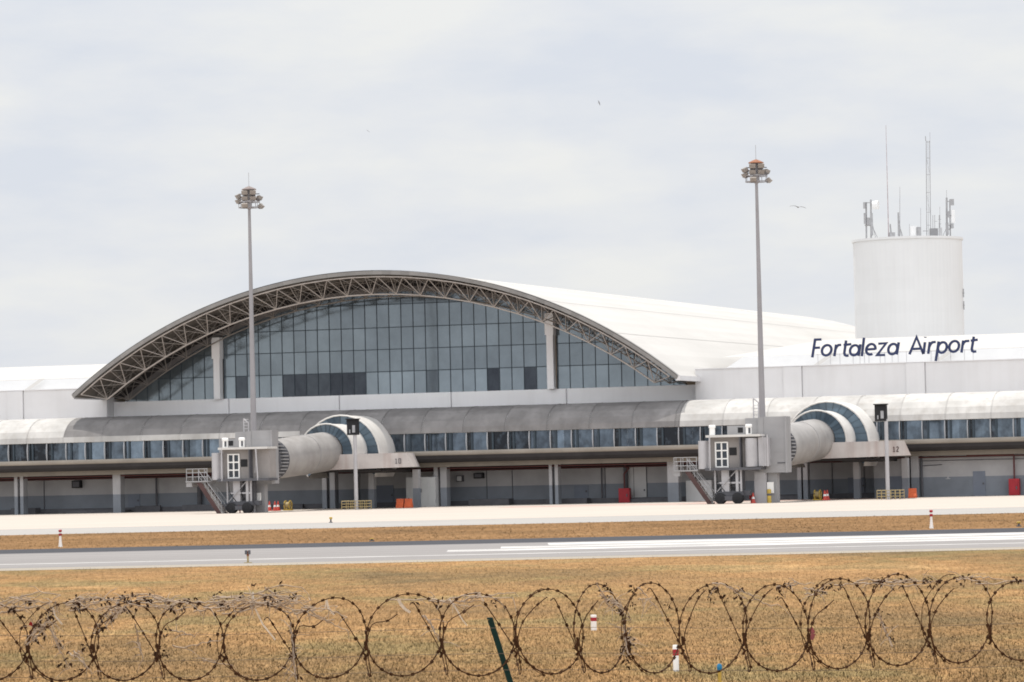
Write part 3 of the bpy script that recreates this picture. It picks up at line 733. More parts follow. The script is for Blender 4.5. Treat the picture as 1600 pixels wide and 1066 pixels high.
    for yy in (yA, yB):
        sd.add([LC(x0 - .15, yy, 2.62), LC(x0 + .30, yy, 2.62), LC(x1 + .1, yy, .02), LC(x1 - .30, yy, .02), LC(x0 - .15, yy + .04, 2.62), LC(x0 + .30, yy + .04, 2.62), LC(x1 + .1, yy + .04, .02), LC(x1 - .30, yy + .04, .02)],
               [(0, 3, 2, 1), (4, 5, 6, 7), (0, 1, 5, 4), (2, 3, 7, 6), (1, 2, 6, 5), (0, 4, 7, 3)])
        rl.tube(LC(x0 + .1, yy, 3.5), LC(x1 + .1, yy, .95), .03, n=5); rl.tube(LC(x0 + .1, yy, 3.05), LC(x1 + .1, yy, .5), .022, n=5)
        for i in range(0, n + 1, 2):
            u = i / n; rl.tube(LC(x0 + .1 + (x1 - x0) * u, yy, 2.62 - 2.6 * u), LC(x0 + .1 + (x1 - x0) * u, yy, 3.5 - 2.55 * u), .018, n=4)
    for i in range(n):
        u = (i + .5) / n; x = x0 + (x1 - x0) * u; z = 2.62 - 2.6 * u
        tr.box(x - .02, x + .22, yA + .05, yB, z - .02, z + .015, LC); tr.box(x + .19, x + .20, yA + .05, yB, z - .19, z - .02, LC)
    st = sd.build('stair', m_brown, JB); tr.build('tread', m_tread, st); 
    for px_ in (33.05, 33.6, 34.1, 34.85): rl.tube(LC(px_, yB, 2.66), LC(px_, yB, 3.65), .03, n=5); rl.tube(LC(px_, yA, 2.66), LC(px_, yA, 3.65), .025, n=5)
    for z in (3.0, 3.32, 3.63): rl.tube(LC(33.05, yB, z), LC(34.9, yB, z), .025, n=5); rl.tube(LC(33.05, yA, z), LC(33.05, yB, z), .025, n=5)
    rl.build('stair_rail', m_ant, st, smooth=True)
    mb = MB(); mb.box(33.0, 34.95, yA - .1, yB + .1, 2.56, 2.66, LC); mb.box(33.0, 33.5, yA, yB, 2.2, 2.55, LC); mb.tube(LC(33.4, yA + .3, 0), LC(33.4, yA + .3, 2.55), .04, n=6) if False else None
    mb.build('stair_landing', m_grey, JB)
    return JB
D1 = [[(.15, .85), (.4, 1), (.4, 0)], [(.1, 0), (.7, 0)]]
D2 = [[(1.2, .85), (1.45, 1), (1.75, .95), (1.85, .7), (1.2, .02), (1.9, 0)]]
D0 = [[(0, 0), (0, 1), (.75, 1), (.75, 0), (0, 0)], [(1.3, 0), (1.3, 1), (2.0, 1), (2.0, 0), (1.3, 0)]]
D13 = [[(1.2, 1), (1.85, .95), (1.5, .55), (1.9, .3), (1.7, 0), (1.2, .05)]]
jet_bridge(0, 0, 0, True, 'jet bridge on the right, its cab with two rounded canopies, ledge numbered 12', D1 + D2)
jet_bridge(-41.95, 1.33, -.62, False, 'jet bridge on the left below the shaded gallery roof, cab with one rounded canopy', D1 + [D0[1]])

# ------------------------------------------------------------------ floodlight masts
def flood(mb, dk, c, yaw, tilt, w=.52, h=.42, d=.34):
    Mx = Matrix.Translation(c) @ Matrix.Rotation(yaw, 4, 'Z') @ Matrix.Rotation(tilt, 4, 'X')
    X = lambda a, b, z: Mx @ Vector((a, b, z))
    mb.box(-w / 2, w / 2, -d, 0, -h * .3, h / 2, X); mb.box(-w / 2 - .03, w / 2 + .03, -d - .06, -d + .01, -h * .32, h / 2 + .03, X)
    dk.box(-w / 2 + .02, w / 2 - .02, -d + .02, .03, -h * .62, -h * .31, X)
def mast(s, t, label, capmat, zt):
    B = F(s, t, 0)
    T = thing('floodlight_mast', label, 'light mast', B, 'apron floodlight masts')
    mb = MB(); mb.cyl(B, [(.42, 0), (.42, .06), (.30, .08), (.28, 2), (.105, zt - .3)], 16); mb.build('pole', m_mast, T, smooth=True)
    C = B + Vector((0, 0, zt))
    mb = MB()
    for z in (-1.55, -1.10):
        mb.path([C + Vector((0.86 * math.cos(2 * PI * i / 20), 0.86 * math.sin(2 * PI * i / 20), z)) for i in range(20)], .035, 5, closed=True)
    for i in range(8):
        q = 2 * PI * i / 8 + .2; e = Vector((math.cos(q), math.sin(q), 0))
        mb.tube(C + e * .86 + Vector((0, 0, -1.55)), C + e * .86 + Vector((0, 0, -1.10)), .025, n=5)
        if i % 2: mb.tube(C + Vector((0, 0, -1.5)), C + e * .86 + Vector((0, 0, -1.55)), .03, n=5); mb.tube(C + Vector((0, 0, -1.1)), C + e * .86 + Vector((0, 0, -1.10)), .025, n=5)
    mb.cyl(C + Vector((0, 0, -1.7)), [(.14, 0), (.22, .1), (.22, 1.5), (.18, 1.6)], 12)
    mb.box(C.x - .12, C.x + .12, C.y - .25, C.y + .25, C.z - 1.05, C.z - .1)
    hd = mb.build('head_ring', m_mast, T, smooth=False)
    for (dx, dy, dz, yaw, tilt) in ((-.42, -.35, -.30, -.1, .35), (-.42, -.35, -.78, -.1, .35), (.45, -.35, -.30, .1, .35), (.45, -.35, -.78, .1, .35), (-1.02, -.05, -.55, -1.2, .55), (-1.02, -.05, -.95, -1.2, .55), (.95, .3, -.70, 2.2, .5), (1.2, -.1, -1.35, 1.3, .9), (-.35, -.9, -1.35, -.2, .5), (-.3, .4, -.4, 3.0, .4), (.4, .4, -.4, 3.3, .4)):
        fm = MB(); fd = MB(); flood(fm, fd, C + Vector((dx * .72, dy * .75, dz)), yaw, tilt, .44, .36, .28)
        o = fm.build('floodlight', m_lamp, T); fd.build('lens', m_lampdark, o)
        hd_ = None
    arm = MB()
    for z in (-.42, -.85): arm.tube(C + Vector((-.85, .12, z)), C + Vector((.85, .25, z)), .04, n=5)
    arm.build('cross_arm', m_dgrey, T)
    mb = MB(); mb.cyl(C, [(.62, -.10), (.58, -.02), (.2, .16), (.08, .2)], 8); mb.build('cap', capmat, T)
    mb = MB(); mb.tube(C + Vector((0, 0, .15)), C + Vector((0, 0, 1.35)), .018, n=5); mb.build('lightning_rod', m_ant, T)
mast(-4.65, 22, 'tall grey floodlight mast rising before the left part of the glass wall, grey brown cap', m_brcap, 26.62)
mast(38.45, 22, 'tall grey floodlight mast behind the right jet bridge, rusty orange cap', m_rust, 26.72)

# ------------------------------------------------------------------ docking signs with yellow guard rails
def dock_sign(px, py, label, flip):
    t = 19.0; s = S(px, py, t)[0]; B = F(s, t, 0)
    T = thing('docking_sign', label, 'docking sign', B, 'docking guidance signs')
    mb = MB(); mb.cyl(B, [(.3, 0), (.3, .05), (.16, .06), (.15, 6.3)], 14); mb.build('pole', m_lgrey, T, smooth=True)
    c = s + (-.12 if not flip else -.35)
    mb = MB(); mb.box(c - .5, c + .42, t - .25, t + .2, 6.15, 7.42, F); mb.box(c - .55, c + .5, t - .3, t + .42, 7.421, 7.5, F); bx = mb.build('display_box', m_black, T)
    mb = MB(); mb.box(c - .02, c + .22, t + .201, t + .23, 6.35, 6.95, F); mb.box(c - .3, c - .2, t + .201, t + .22, 6.3, 6.6, F); mb.build('display_panel', m_ant, bx)
def rail(px0_, px1_, py, h, label):
    t = 19.2; a, b = S(px0_, py, t)[0], S(px1_, py, t)[0]
    T = thing('guard_rail', label, 'barrier', F((a + b) / 2, t, 0), 'yellow guard rails round the sign posts')
    mb = MB()
    for yy in (t - .9, t + .6):
        for z in (h * .35, h * .68, h): mb.tube(F(a, yy, z), F(b, yy, z), .025, n=6)
    for xx in (a, b):
        for z in (h * .35, h * .68, h): mb.tube(F(xx, t - .9, z), F(xx, t + .6, z), .035, n=6)
    mb.build('rail', m_yrust, T, smooth=True)
    for i in range(6):
        for yy in (t - .9, t + .6):
            mb = MB(); x = a + (b - a) * i / 5; mb.tube(F(x, yy, 0), F(x, yy, h + .03), .03, n=6); mb.build('post', m_yrust, T, smooth=True)
dock_sign(557, 796, 'dark docking sign box on a grey post before the left jet bridge vestibule', False); rail(538, 574, 790, .72, 'faded yellow guard rail round the post before the left jet bridge ledge')
dock_sign(1387.5, 776, 'dark docking sign box on a grey post before the right numbered ledge', True); rail(1373, 1409, 772, .72, 'yellow guard rail round the post before the right jet bridge ledge')

# ------------------------------------------------------------------ cones, barriers, chocks on the apron
cone0 = None
def cone(px, t, label, h=.75):
    global cone0
    s = S(px, 785, t)[0]; B = F(s, t, .009)
    if cone0 is None:
        cone0 = thing('traffic_cone', label, 'traffic cone', B, 'red traffic cones on the apron')
        mb = MB(); mb.box(B.x - .22, B.x + .22, B.y - .22, B.y + .22, B.z, B.z + .05); mb.build('base', m_conered, cone0)
        mb = MB(); mb.cyl(B + Vector((0, 0, .05)), [(.17, 0), (.045, h), (.03, h + .01)], 14); c = mb.build('body', m_conered, cone0, smooth=True)
        mb = MB(); mb.cyl(B + Vector((0, 0, .05)), [(.1255, .28), (.098, .44)], 14); mb.build('band', m_wpaint, c, smooth=True)
        return cone0
    return dup(cone0, B, label)
cone(421, 16, 'red traffic cone standing a little apart, leftmost of three by the left jet bridge')
cone(429.5, 17, 'red traffic cone in the middle of three by the left jet bridge')
cone(434.5, 16, 'red traffic cone, rightmost of three by the left jet bridge')
cone(1289, 17, 'red traffic cone behind its neighbour, left of the pair under the right ledge')
cone(1293, 15.5, 'red traffic cone in front, right of the pair under the right ledge')
cone(1177, 27.5, 'red traffic cone beside the right jet bridge support leg')
def water_barrier(px0_, px1_, py, t, label):
    a, b = S(px0_, py, t)[0], S(px1_, py, t)[0]
    T = thing('road_barrier', label, 'barrier', F((a + b) / 2, t, .009), 'orange plastic barriers on the apron')
    mb = MB(); h = .78
    pr = [(-.25, .01), (.25, .01), (.25, .18), (.1, .45), (.08, h), (-.08, h), (-.1, .45), (-.25, .18)]
    mb.rings([[F(x, t + y, z) for y, z in pr] for x in (a, b)]); o = mb.build('body', m_orange, T)
    mb = MB(); m_ = (a + b) / 2; mb.tube(F(m_, t - .03, h), F(m_, t - .03, h + .06), .07, n=8); mb.build('filler_cap', m_dgrey, o)
    return T
water_barrier(620, 631, 790, 13, 'orange plastic barrier, left one of the pair before the pale locker')
water_barrier(633, 644, 790, 13, 'orange plastic barrier, right one of the pair before the pale locker')
water_barrier(1420, 1432, 772, 12, 'orange plastic barrier beside the column under the right ledge end')
def bollard(px, t, w, h, label):
    s = S(px, 780, t)[0]; B = F(s, t, .009)
    T = thing('bollard', label, 'bollard', B, 'yellow bollards by the jet bridges')
    mb = MB(); mb.cyl(B, [(w, 0), (w, h), (w * .7, h + .06)], 12); mb.build('body', m_yellow, T, smooth=True)
    mb = MB(); mb.cyl(B, [(w + .004, h * .55), (w + .004, h * .72)], 12); mb.build('band', m_dgrey, T, smooth=True)
bollard(410, 19, .16, 1.05, 'yellow bollard right of the left jet bridge support leg')
bollard(1202, 27.6, .16, 1.0, 'yellow bollard right of the right jet bridge support leg')
def reel(px, t, label):
    s = S(px, 780, t)[0]; B = F(s, t, .01)
    T = thing('hose_reel', label, 'hose reel', B, 'yellow hose reels on the apron')
    mb = MB()
    for dx in (-.22, .2): mb.path([F(s + dx, t + .36 * math.cos(2 * PI * i / 16), .46 + .36 * math.sin(2 * PI * i / 16)) for i in range(16)], .05, 5, closed=True)
    mb.box(s - .34, s + .34, t - .3, t + .3, .02, .12, F); mb.build('reel_frame', m_yellow, T)
    mb = MB(); mb.tube(F(s - .18, t, .46), F(s + .16, t, .46), .26, n=14); mb.build('hose', m_yrust, T, smooth=True)
reel(450, 16, 'yellow reel on the apron between the red cones and the left ledge')
reel(1278, 16, 'yellow reel on the apron left of the red cones under the right ledge')

# ------------------------------------------------------------------ water tower with antennas
TT = -75.0
cx, _ = S(1418, 450, TT); a = S(1333.5, 372, TT); b = S(1502.5, 372, TT)
WR = (b[0] - a[0]) / 2 * ca * 1.04; WC = (a[0] + b[0]) / 2; WZ = (a[1] + b[1]) / 2 - .15
BW = F(WC, TT, 0)
T = thing('water_tower', 'plain white cylindrical water tower rising behind the right wing roof', 'water tower', BW)
mb = MB(); 
zz = [0.0]
while zz[-1] < WZ - 1.3: zz.append(zz[-1] + 1.22)
zz.append(WZ - .25)
for z0, z1 in zip(zz, zz[1:]):
    for i in range(72):
        q0, q1 = 2 * PI * i / 72, 2 * PI * (i + 1) / 72
        if i % 9 == 0: tv = random.uniform(.2, .9)
        mb.add([BW + Vector((WR * math.cos(q), WR * math.sin(q), z)) for q, z in ((q0, z0), (q1, z0), (q1, z1), (q0, z1))], [(0, 1, 2, 3)], tv)
mb.cyl(BW, [(WR + .002, WZ - .26), (WR + .12, WZ - .24), (WR + .12, WZ), (WR - .4, WZ + .02)], 72); mb.build('drum', m_tower, T, smooth=False)
e_ = Vector((math.cos(-.30), math.sin(-.30), 0)) * (WR + .10)
for z0, z1, r in ((WZ - 6.3, WZ - 5.4, .06), (WZ - 7.6, WZ - 6.7, .06)):
    mb = MB(); mb.tube(BW + e_ + Vector((0, 0, z0)), BW + e_ + Vector((0, 0, z1)), r, n=6); mb.tube(BW + e_ * .985 + Vector((0, 0, (z0 + z1) / 2)), BW + e_ * 1.015 + Vector((0, 0, (z0 + z1) / 2)), .05, n=5); mb.build('wall_fixture', m_ant, T)
def TP(px, py, dt=0):
    s, z = S(px, py, TT + dt); return F(s, TT + dt, z)
def onroof(px, dt=0):
    s, _ = S(px, 370, TT + dt); return F(s, TT + dt, WZ + .02)
def ant(name, label, px, cat='antenna', group='antennas on the water tower', dt=0):
    return thing(name, label, cat, onroof(px, dt), group)
# tall whip
T = ant('whip_antenna', 'tallest thin whip antenna, red and white, left of the lattice mast on the tower', 1388.5)
mb = MB(); a = onroof(1388.5); b = TP(1384.2, 196); mb.tube(a, b, .06, .022, n=6); mb.build('rod', paint('whip_grey', (.42, .36, .37), .6, .3, 2.5), T, smooth=True)
mb = MB(); mb.tube(onroof(1389) + Vector((.3, 0, 0)), TP(1391, 350) , .06, n=6); mb.tube(onroof(1393), TP(1390.5, 352), .05, n=5); mb.box(onroof(1394).x - .3, onroof(1394).x + .3, onroof(1394).y - .2, onroof(1394).y + .2, WZ + .05, WZ + .8); mb.build('base_bracket', m_ant, T)
# lattice mast
T = ant('lattice_mast', 'slender lattice mast with rungs on the tower top', 1450.5)
mb = MB(); leg = [(1448, 1447.2), (1454.2, 1452.5)]
for x0, x1 in leg: mb.tube(onroof(x0), TP(x1, 220), .042, n=5)
mb.tube(onroof(1450.8, -.4), TP(1449.8, 220, -.4), .018, n=5)
mb.tube(TP(1446.5, 220), TP(1446, 213), .04, n=5); mb.tube(TP(1453, 224), TP(1453, 207), .02, n=5)
mb.build('mast_leg', m_ant, T)
mb = MB(); ys = [222, 247, 273, 301, 332, 352]
for i, y in enumerate(ys):
    mb.tube(TP(1447.4 + i * .06, y), TP(1453.0 + i * .12, y), .032, n=4)
    if i in (1, 3): mb.tube(TP(1447.4 if i % 2 else 1453.2, y), TP(1453.4 if i % 2 else 1447.6, ys[i + 1]), .016, n=4)
mb.build('bracing', m_ant, T)
# left sector cluster
T = ant('sector_antenna', 'antenna frame with a white drum dish at the left edge of the tower top', 1357)
mb = MB()
for x, y in ((1353.6, 316), (1361, 312)): mb.tube(onroof(x), TP(x - .3, y), .09, n=6)
mb.tube(TP(1349, 317), TP(1364, 316.5), .05, n=5); mb.tube(TP(1351, 343), TP(1363, 342), .05, n=5); mb.tube(TP(1351, 352), TP(1363, 353), .05, n=5)
mb.tube(TP(1362, 352), onroof(1373), .035, n=5); mb.tube(TP(1362, 345), onroof(1369), .03, n=5)
mb.build('frame', m_ant, T)
for (x0, x1, y0, y1) in ((1349, 1352, 316, 326), (1350, 1353.2, 333, 350), (1360.5, 1363.6, 333, 368), (1354.5, 1359, 340, 352)):
    mb = MB(); p, q = TP(x0, y1, .25), TP(x1, y0, .25); mb.box(p.x, q.x, p.y - .12, p.y + .12, p.z, q.z); mb.build('panel', m_ant, T)
mb = MB(); p, q = TP(1363.5, 321), TP(1372.5, 320); mb.tube(p, q, .40, .46, n=20); mb.build('dish', m_antw, T, smooth=True)
# pole with tripod
T = ant('pole_antenna', 'short pole antenna on splayed legs between the tall whip and the pale cabinet', 1405.5)
mb = MB(); mb.tube(onroof(1405.8), TP(1406, 292), .05, .02, n=5); mb.tube(onroof(1404), TP(1403.5, 332), .08, n=6); mb.tube(TP(1405, 352), onroof(1412), .04, n=5); mb.tube(TP(1405, 345), onroof(1409), .04, n=5); mb.build('pole', m_ant, T)
# cabinets
def cab_box(x0, x1, y0, label, mat):
    T = ant('equipment_cabinet', label, (x0 + x1) / 2, 'cabinet', 'cabinets on the water tower')
    p, q = onroof(x0), TP(x1, y0); mb = MB(); mb.box(p.x, q.x, p.y - .5, p.y + .3, p.z, q.z); mb.build('casing', mat, T)
    mb = MB(); mb.box(p.x + .05, q.x - .05, p.y - .53, p.y - .501, p.z + .1, q.z - .1); mb.build('door', mat, T)
cab_box(1423, 1431.5, 353.5, 'pale grey equipment cabinet on the tower top, left of the darker one', m_antw)
cab_box(1432, 1438.5, 355, 'darker grey equipment cabinet on the tower top, right of the pale one', m_ant)
cab_box(1453, 1465, 357, 'low wide dark cabinet on the tower top beside the lattice mast', paint('cabinet_mid_grey', (.26, .26, .27), .6, .1, 1))
for px, y0, r, lab in ((1421, 350, .02, 'thin short rod antenna beside the pale cabinet'), (1438.5, 325, .02, 'thin tall rod antenna rising behind the darker cabinet')):
    T = ant('rod_antenna', lab, px, dt=-1); mb = MB(); mb.tube(onroof(px, -1), TP(px, y0, -1), r, n=5); mb.build('rod', m_ant, T); mb = MB(); mb.cyl(onroof(px, -1), [(.1, 0), (.1, .25)], 8); mb.build('foot', m_ant, T)
T = ant('pole_antenna', 'cluster of short dipole poles beside the lattice mast on the right', 1464)
mb = MB()
for x, y, r in ((1457.5, 336, .03), (1460.5, 336, .03), (1468.5, 323, .02), (1468, 336, .07)): mb.tube(onroof(x), TP(x, y), r, n=5)
mb.tube(TP(1460, 346), TP(1464.5, 346), .03, n=5); mb.tube(TP(1466, 343), TP(1470.5, 343), .03, n=5); mb.tube(TP(1466.5, 350), TP(1470.5, 350), .03, n=5)
mb.tube(TP(1442, 361), TP(1450, 361), .04, n=5); mb.build('pole', m_ant, T)
mb = MB(); p, q = onroof(1467), TP(1471.5, 356); mb.box(p.x, q.x, p.y - .3, p.y, p.z, q.z); mb.build('panel', paint('panel_pale', (.45, .45, .46), .6, .1, 1), T)
T = ant('sector_antenna', 'antenna frame with a pale tall panel at the right edge of the tower top', 1483)
mb = MB(); mb.tube(onroof(1479.5), TP(1479, 309), .10, n=6); mb.tube(TP(1479, 309), TP(1479, 297), .02, n=5); mb.tube(onroof(1485), TP(1484, 312), .07, n=6)
mb.tube(TP(1479, 315), TP(1488, 314.5), .05, n=5); mb.tube(TP(1479, 338), TP(1488, 337), .05, n=5); mb.tube(TP(1479, 352), TP(1489, 352), .05, n=5); mb.tube(TP(1480, 362), TP(1490, 350), .04, n=5); mb.tube(TP(1479, 356), onroof(1472), .03, n=5)
mb.build('frame', m_ant, T)
for (x0, x1, y0, y1, mt) in ((1484, 1490.5, 311, 321, m_ant), (1487, 1492, 328, 348, m_antw), (1478, 1482, 348, 367, m_ant), (1486, 1490, 349, 357, m_ant), (1480.5, 1484.5, 330, 340, m_ant)):
    mb = MB(); p, q = TP(x0, y1, .25), TP(x1, y0, .25); mb.box(p.x, q.x, p.y - .12, p.y + .12, p.z, q.z); mb.build('panel', mt, T)
T = ant('roof_hatch', 'flat dark hatch on the tower top left of the whip antenna', 1382, 'hatch', None, -.0)
mb = MB(); p, q = onroof(1377.5), onroof(1387); mb.box(p.x, q.x, p.y - .5, p.y + .5, p.z, p.z + .16); mb.build('lid', m_dgrey, T)
mb = MB(); mb.box(p.x + .1, q.x - .1, p.y - .56, p.y - .50, p.z + .02, p.z + .1); mb.build('hinge', m_ant, T)

# ------------------------------------------------------------------ sign letters on the wing roof
TS = -.6
SG = thing('airport_sign', 'dark blue slanted letters reading Fortaleza Airport on posts along the right wing parapet', 'sign', F(S(1397, 562, TS)[0], TS, ZW))
def L2(x, y): return S(1250 + x / 5.333, 510 + y / 5.333, TS)
def el(cx, cy, rx, ry, a0=0, a1=360, n=20, sl=.16):
    o = []
    for i in range(n + 1):
        q = math.radians(a0 + (a1 - a0) * i / n); dx, dy = rx * math.cos(q), -ry * math.sin(q); o.append((cx + dx - sl * dy, cy + dy))
    return o
LET = [
 [[(129, 104), (104, 260)], [(122, 112), (180, 110)], [(114, 181), (168, 178)]],
 [el(224, 200, 39, 43)],
 [[(303, 152), (288, 250)], [(297, 192), (308, 170), (322, 157), (344, 155)]],
 [[(386, 118), (371, 222), (376, 240), (388, 246), (406, 244)], [(366, 157), (428, 149)]],
 [el(456, 200, 37, 42), [(505, 150), (490, 248)]],
 [[(535, 95), (517, 250)]],
 [el(592, 192, 38, 44, -3, 300), [(556, 194), (630, 189)]],
 [[(655, 146), (720, 141), (643, 241), (710, 239)]],
 [el(775, 190, 37, 43), [(825, 133), (808, 236)]],
 [[(914, 234), (973, 90), (1030, 232)], [(940, 190), (1010, 186)]],
 [[(1043, 132), (1031, 230)], [(1046, 88), (1045, 96)]],
 [[(1084, 130), (1070, 230)], [(1080, 168), (1092, 146), (1106, 133), (1132, 131)]],
 [[(1157, 126), (1133, 290)], [*el(1188, 177, 36, 44)]],
 [el(1286, 168, 40, 45)],
 [[(1362, 118), (1347, 220)], [(1356, 158), (1368, 135), (1382, 124), (1412, 122)]],
 [[(1450, 86), (1433, 190), (1437, 206), (1449, 212), (1470, 209)], [(1425, 120), (1482, 112)]],
]
def stroke(mb, pts, w, t0, t1):
    P = [Vector(L2(x, y)) for x, y in pts]; closed = (P[0] - P[-1]).length < .02
    if closed: P = P[:-1]
    n = len(P); Lp = []; Rp = []
    for i in range(n):
        a = P[(i - 1) % n] if (closed or i) else P[i]; b = P[(i + 1) % n] if (closed or i < n - 1) else P[i]
        d0 = (P[i] - a).normalized() if (P[i] - a).length > 1e-6 else (b - P[i]).normalized(); d1 = (b - P[i]).normalized() if (b - P[i]).length > 1e-6 else d0
        d = (d0 + d1).normalized(); nn = Vector((-d.y, d.x)); k = min(2.0, 1 / max(.4, nn.dot(Vector((-d0.y, d0.x)))))
        Lp.append(P[i] + nn * w * k); Rp.append(P[i] - nn * w * k)
    vs = [F(q[0], tt, q[1]) for tt in (t0, t1) for lst in (Lp, Rp) for q in lst]
    fs = []
    for i in range(n if closed else n - 1):
        j = (i + 1) % n
        fs += [(2 * n + i, 2 * n + j, 3 * n + j, 3 * n + i), (i, n + i, n + j, j), (i, j, 2 * n + j, 2 * n + i), (n + i, 3 * n + i, 3 * n + j, n + j)]
    if not closed: fs += [(0, 2 * n, 3 * n, n), (n - 1, 2 * n - 1, 4 * n - 1, 3 * n - 1)]
    mb.add(vs, fs)
for i, g in enumerate(LET):
    mb = MB()
    for k, st_ in enumerate(g): stroke(mb, st_, .102, TS + .003 * k, TS + .14 + .003 * k)
    mb.build('letter', m_navy, SG)
mb = MB()
for x in (147, 250, 330, 440, 497, 535, 572, 665, 705, 765, 815, 885, 1090, 1150, 1252, 1368, 1440):
    s, z = L2(x, 240 - (x - 150) * .028); mb = MB(); mb.tube(F(s, TS - .08, ZW), F(s, TS - .08, z + .1), .022, n=5); mb.build('support_post', m_lgrey, SG)
mb = MB(); s0, z0 = L2(130, 232); s1, z1 = L2(1450, 196); mb.tube(F(s0, TS - .08, (z0 + z1) / 2 - .03), F(s1, TS - .08, (z0 + z1) / 2 - .03), .018, n=5); mb.build('support_rail', m_lgrey, SG)

# ------------------------------------------------------------------ airfield markers
def marker(px, pyb, pyt, label, style):
    B = ground(px, pyb); k = (B - EYE).dot(_f) / FPX; h = (pyb - pyt) * k
    if style == 'band':
        T = thing('marker_post', label, 'marker post', B, 'red and white marker posts')
        w = 4.6 * k; mb = MB(); mb.cyl(B, [(w, 0), (w, h * .98), (w * .9, h)], 12); mb.build('post', m_wpaint, T, smooth=True)
        mb = MB(); mb.cyl(B, [(w * 1.03, h * .60 if h < .5 else h * .8), (w * 1.03, h * .84 if h < .5 else h * .9)], 12); mb.build('red_band', m_red, T, smooth=True)
    elif style == 'tall':
        T = thing('marker_post', label, 'marker post', B, 'red and white marker posts')
        w = 2.2 * k; mb = MB(); mb.cyl(B, [(w * 1.5, 0), (w, h * .3), (w * .8, h * .62)], 10); mb.build('post', m_wpaint, T, smooth=True)
        for z0, z1 in ((.63, .76), (.84, .97)):
            mb = MB(); mb.cyl(B, [(w * .9, h * z0), (w * 1.25, h * (z0 + .03)), (w * 1.25, h * (z1 - .03)), (w * .8, h * z1)], 12); mb.build('lamp', m_red, T, smooth=True)
        mb = MB(); mb.cyl(B, [(w * .6, h * .6), (w * .6, h * .99)], 8); mb.build('stem', m_wpaint, T)
    elif style == 'yellow':
        T = thing('runway_light', label, 'runway light', B)
        mb = MB(); mb.tube(B, B + Vector((0, 0, h * .55)), .035, n=8); mb.cyl(B, [(.14, 0), (.14, .03)], 10); mb.build('stand', m_yrust, T, smooth=True)
        mb = MB(); mb.cyl(B + Vector((0, 0, h * .5)), [(.03, 0), (.05, .06), (.055, .16), (.03, .20)], 10); mb.build('housing', m_rust, T, smooth=True)
        for dx in (-.055, .055):
            mb = MB(); mb.tube(B + Vector((dx, -.06, h * .70)), B + Vector((dx, -.04, h * .99)), .045, n=10); mb.build('lens', m_dgrey, T, smooth=True)
    elif style == 'blue':
        T = thing('edge_light', label, 'edge light', B)
        mb = MB(); mb.tube(B, B + Vector((0, 0, h * .70)), .025, n=8); mb.build('stake', m_yellow, T, smooth=True)
        mb = MB(); mb.cyl(B + Vector((0, 0, h * .70)), [(.03, 0), (.036, .03), (.036, h * .2), (.02, h * .29)], 12); mb.build('lens', m_blue, T, smooth=True)
    elif style == 'small':
        T = thing('apron_light', label, 'apron light', B, 'small dark apron lights')
        mb = MB(); mb.cyl(B, [(.12, 0), (.12, .04), (.05, .06), (.05, h * .6)], 8); mb.build('stem', m_dgrey, T)
        mb = MB(); mb.cyl(B + Vector((0, 0, h * .6)), [(.05, 0), (.10, .04), (.09, h * .35), (.04, h * .4)], 8); mb.build('lens', m_yellow, T)
    return T
marker(928, 985, 961, 'short white post with red band, farther of the two behind the razor wire', 'band')
marker(1056.5, 1049, 1008, 'short white post with red band, nearer of the two behind the razor wire', 'band')
marker(1455.5, 826, 796, 'tall white marker post with two red lamps in the far grass on the right', 'tall')
marker(94.5, 855, 827, 'tall white marker post with two dark red lamps in the far grass on the left', 'tall')
marker(387.5, 880, 860, 'yellow runway light with two dark lenses beside the near runway edge', 'yellow')
marker(1125, 1075, 1037, 'blue topped light on a yellow stake in the near grass', 'blue')
marker(517, 817, 808, 'small dark light on the apron edge, farther left of the runway ones', 'small')
marker(581, 846, 841, 'small dark light at the far runway edge in the middle', 'small')
marker(1592, 823, 815, 'small dark light at the far runway edge at the right end', 'small')

# ------------------------------------------------------------------ razor wire fence top in the foreground
FY = 21.6
def K(px, py, dy=0): return atY(px, py, FY + dy)
cent = [-115, -15, 95, 192, 296, 401, 511, 628, 748, 862, 940, 1022, 1108, 1214, 1309, 1402, 1497, 1595, 1690]
def itp(x, tab):
    for (a0, b0), (a1, b1) in zip(tab, tab[1:]):
        if x <= a1: return b0 + (b1 - b0) * max(0, min(1, (x - a0) / (a1 - a0)))
    return tab[-1][1]
def bot_y(x): return itp(x, [(-100, 1064), (400, 1063), (511, 1060), (628, 1056.5), (748, 1056), (940, 1051.5), (1108, 1052), (1214, 1048.5), (1309, 1045), (1402, 1040), (1497, 1036), (1595, 1032), (1700, 1029)])
def hgt(x): return itp(x, [(0, 122), (400, 122), (628, 126), (862, 131), (1022, 135), (1309, 136), (1402, 136), (1600, 130)])
RZ = thing('razor_wire_coil', 'rusty coil of barbed razor wire stretched across the whole foreground', 'razor wire', K(800, 1060))
wire = MB(); barb = MB()
def barbs(pts, step=.062):
    acc = 0
    for p, q in zip(pts, pts[1:]):
        acc += (q - p).length
        if acc > step:
            acc = 0; d = (q - p).normalized(); a = d.orthogonal().normalized(); a = (Matrix.Rotation(random.random() * 6.28, 3, d) @ a); b = d.cross(a)
            for sgn in (1, -1):
                barb.add([q - d * .009, q + d * .009, q + d * .012 + a * .0095 * sgn, q - d * .012 + a * .0095 * sgn], [(0, 1, 2, 3)])
                barb.add([q - d * .009, q + d * .009, q + d * .011 + b * .009 * sgn, q - d * .011 + b * .009 * sgn], [(0, 1, 2, 3)])
clips = []
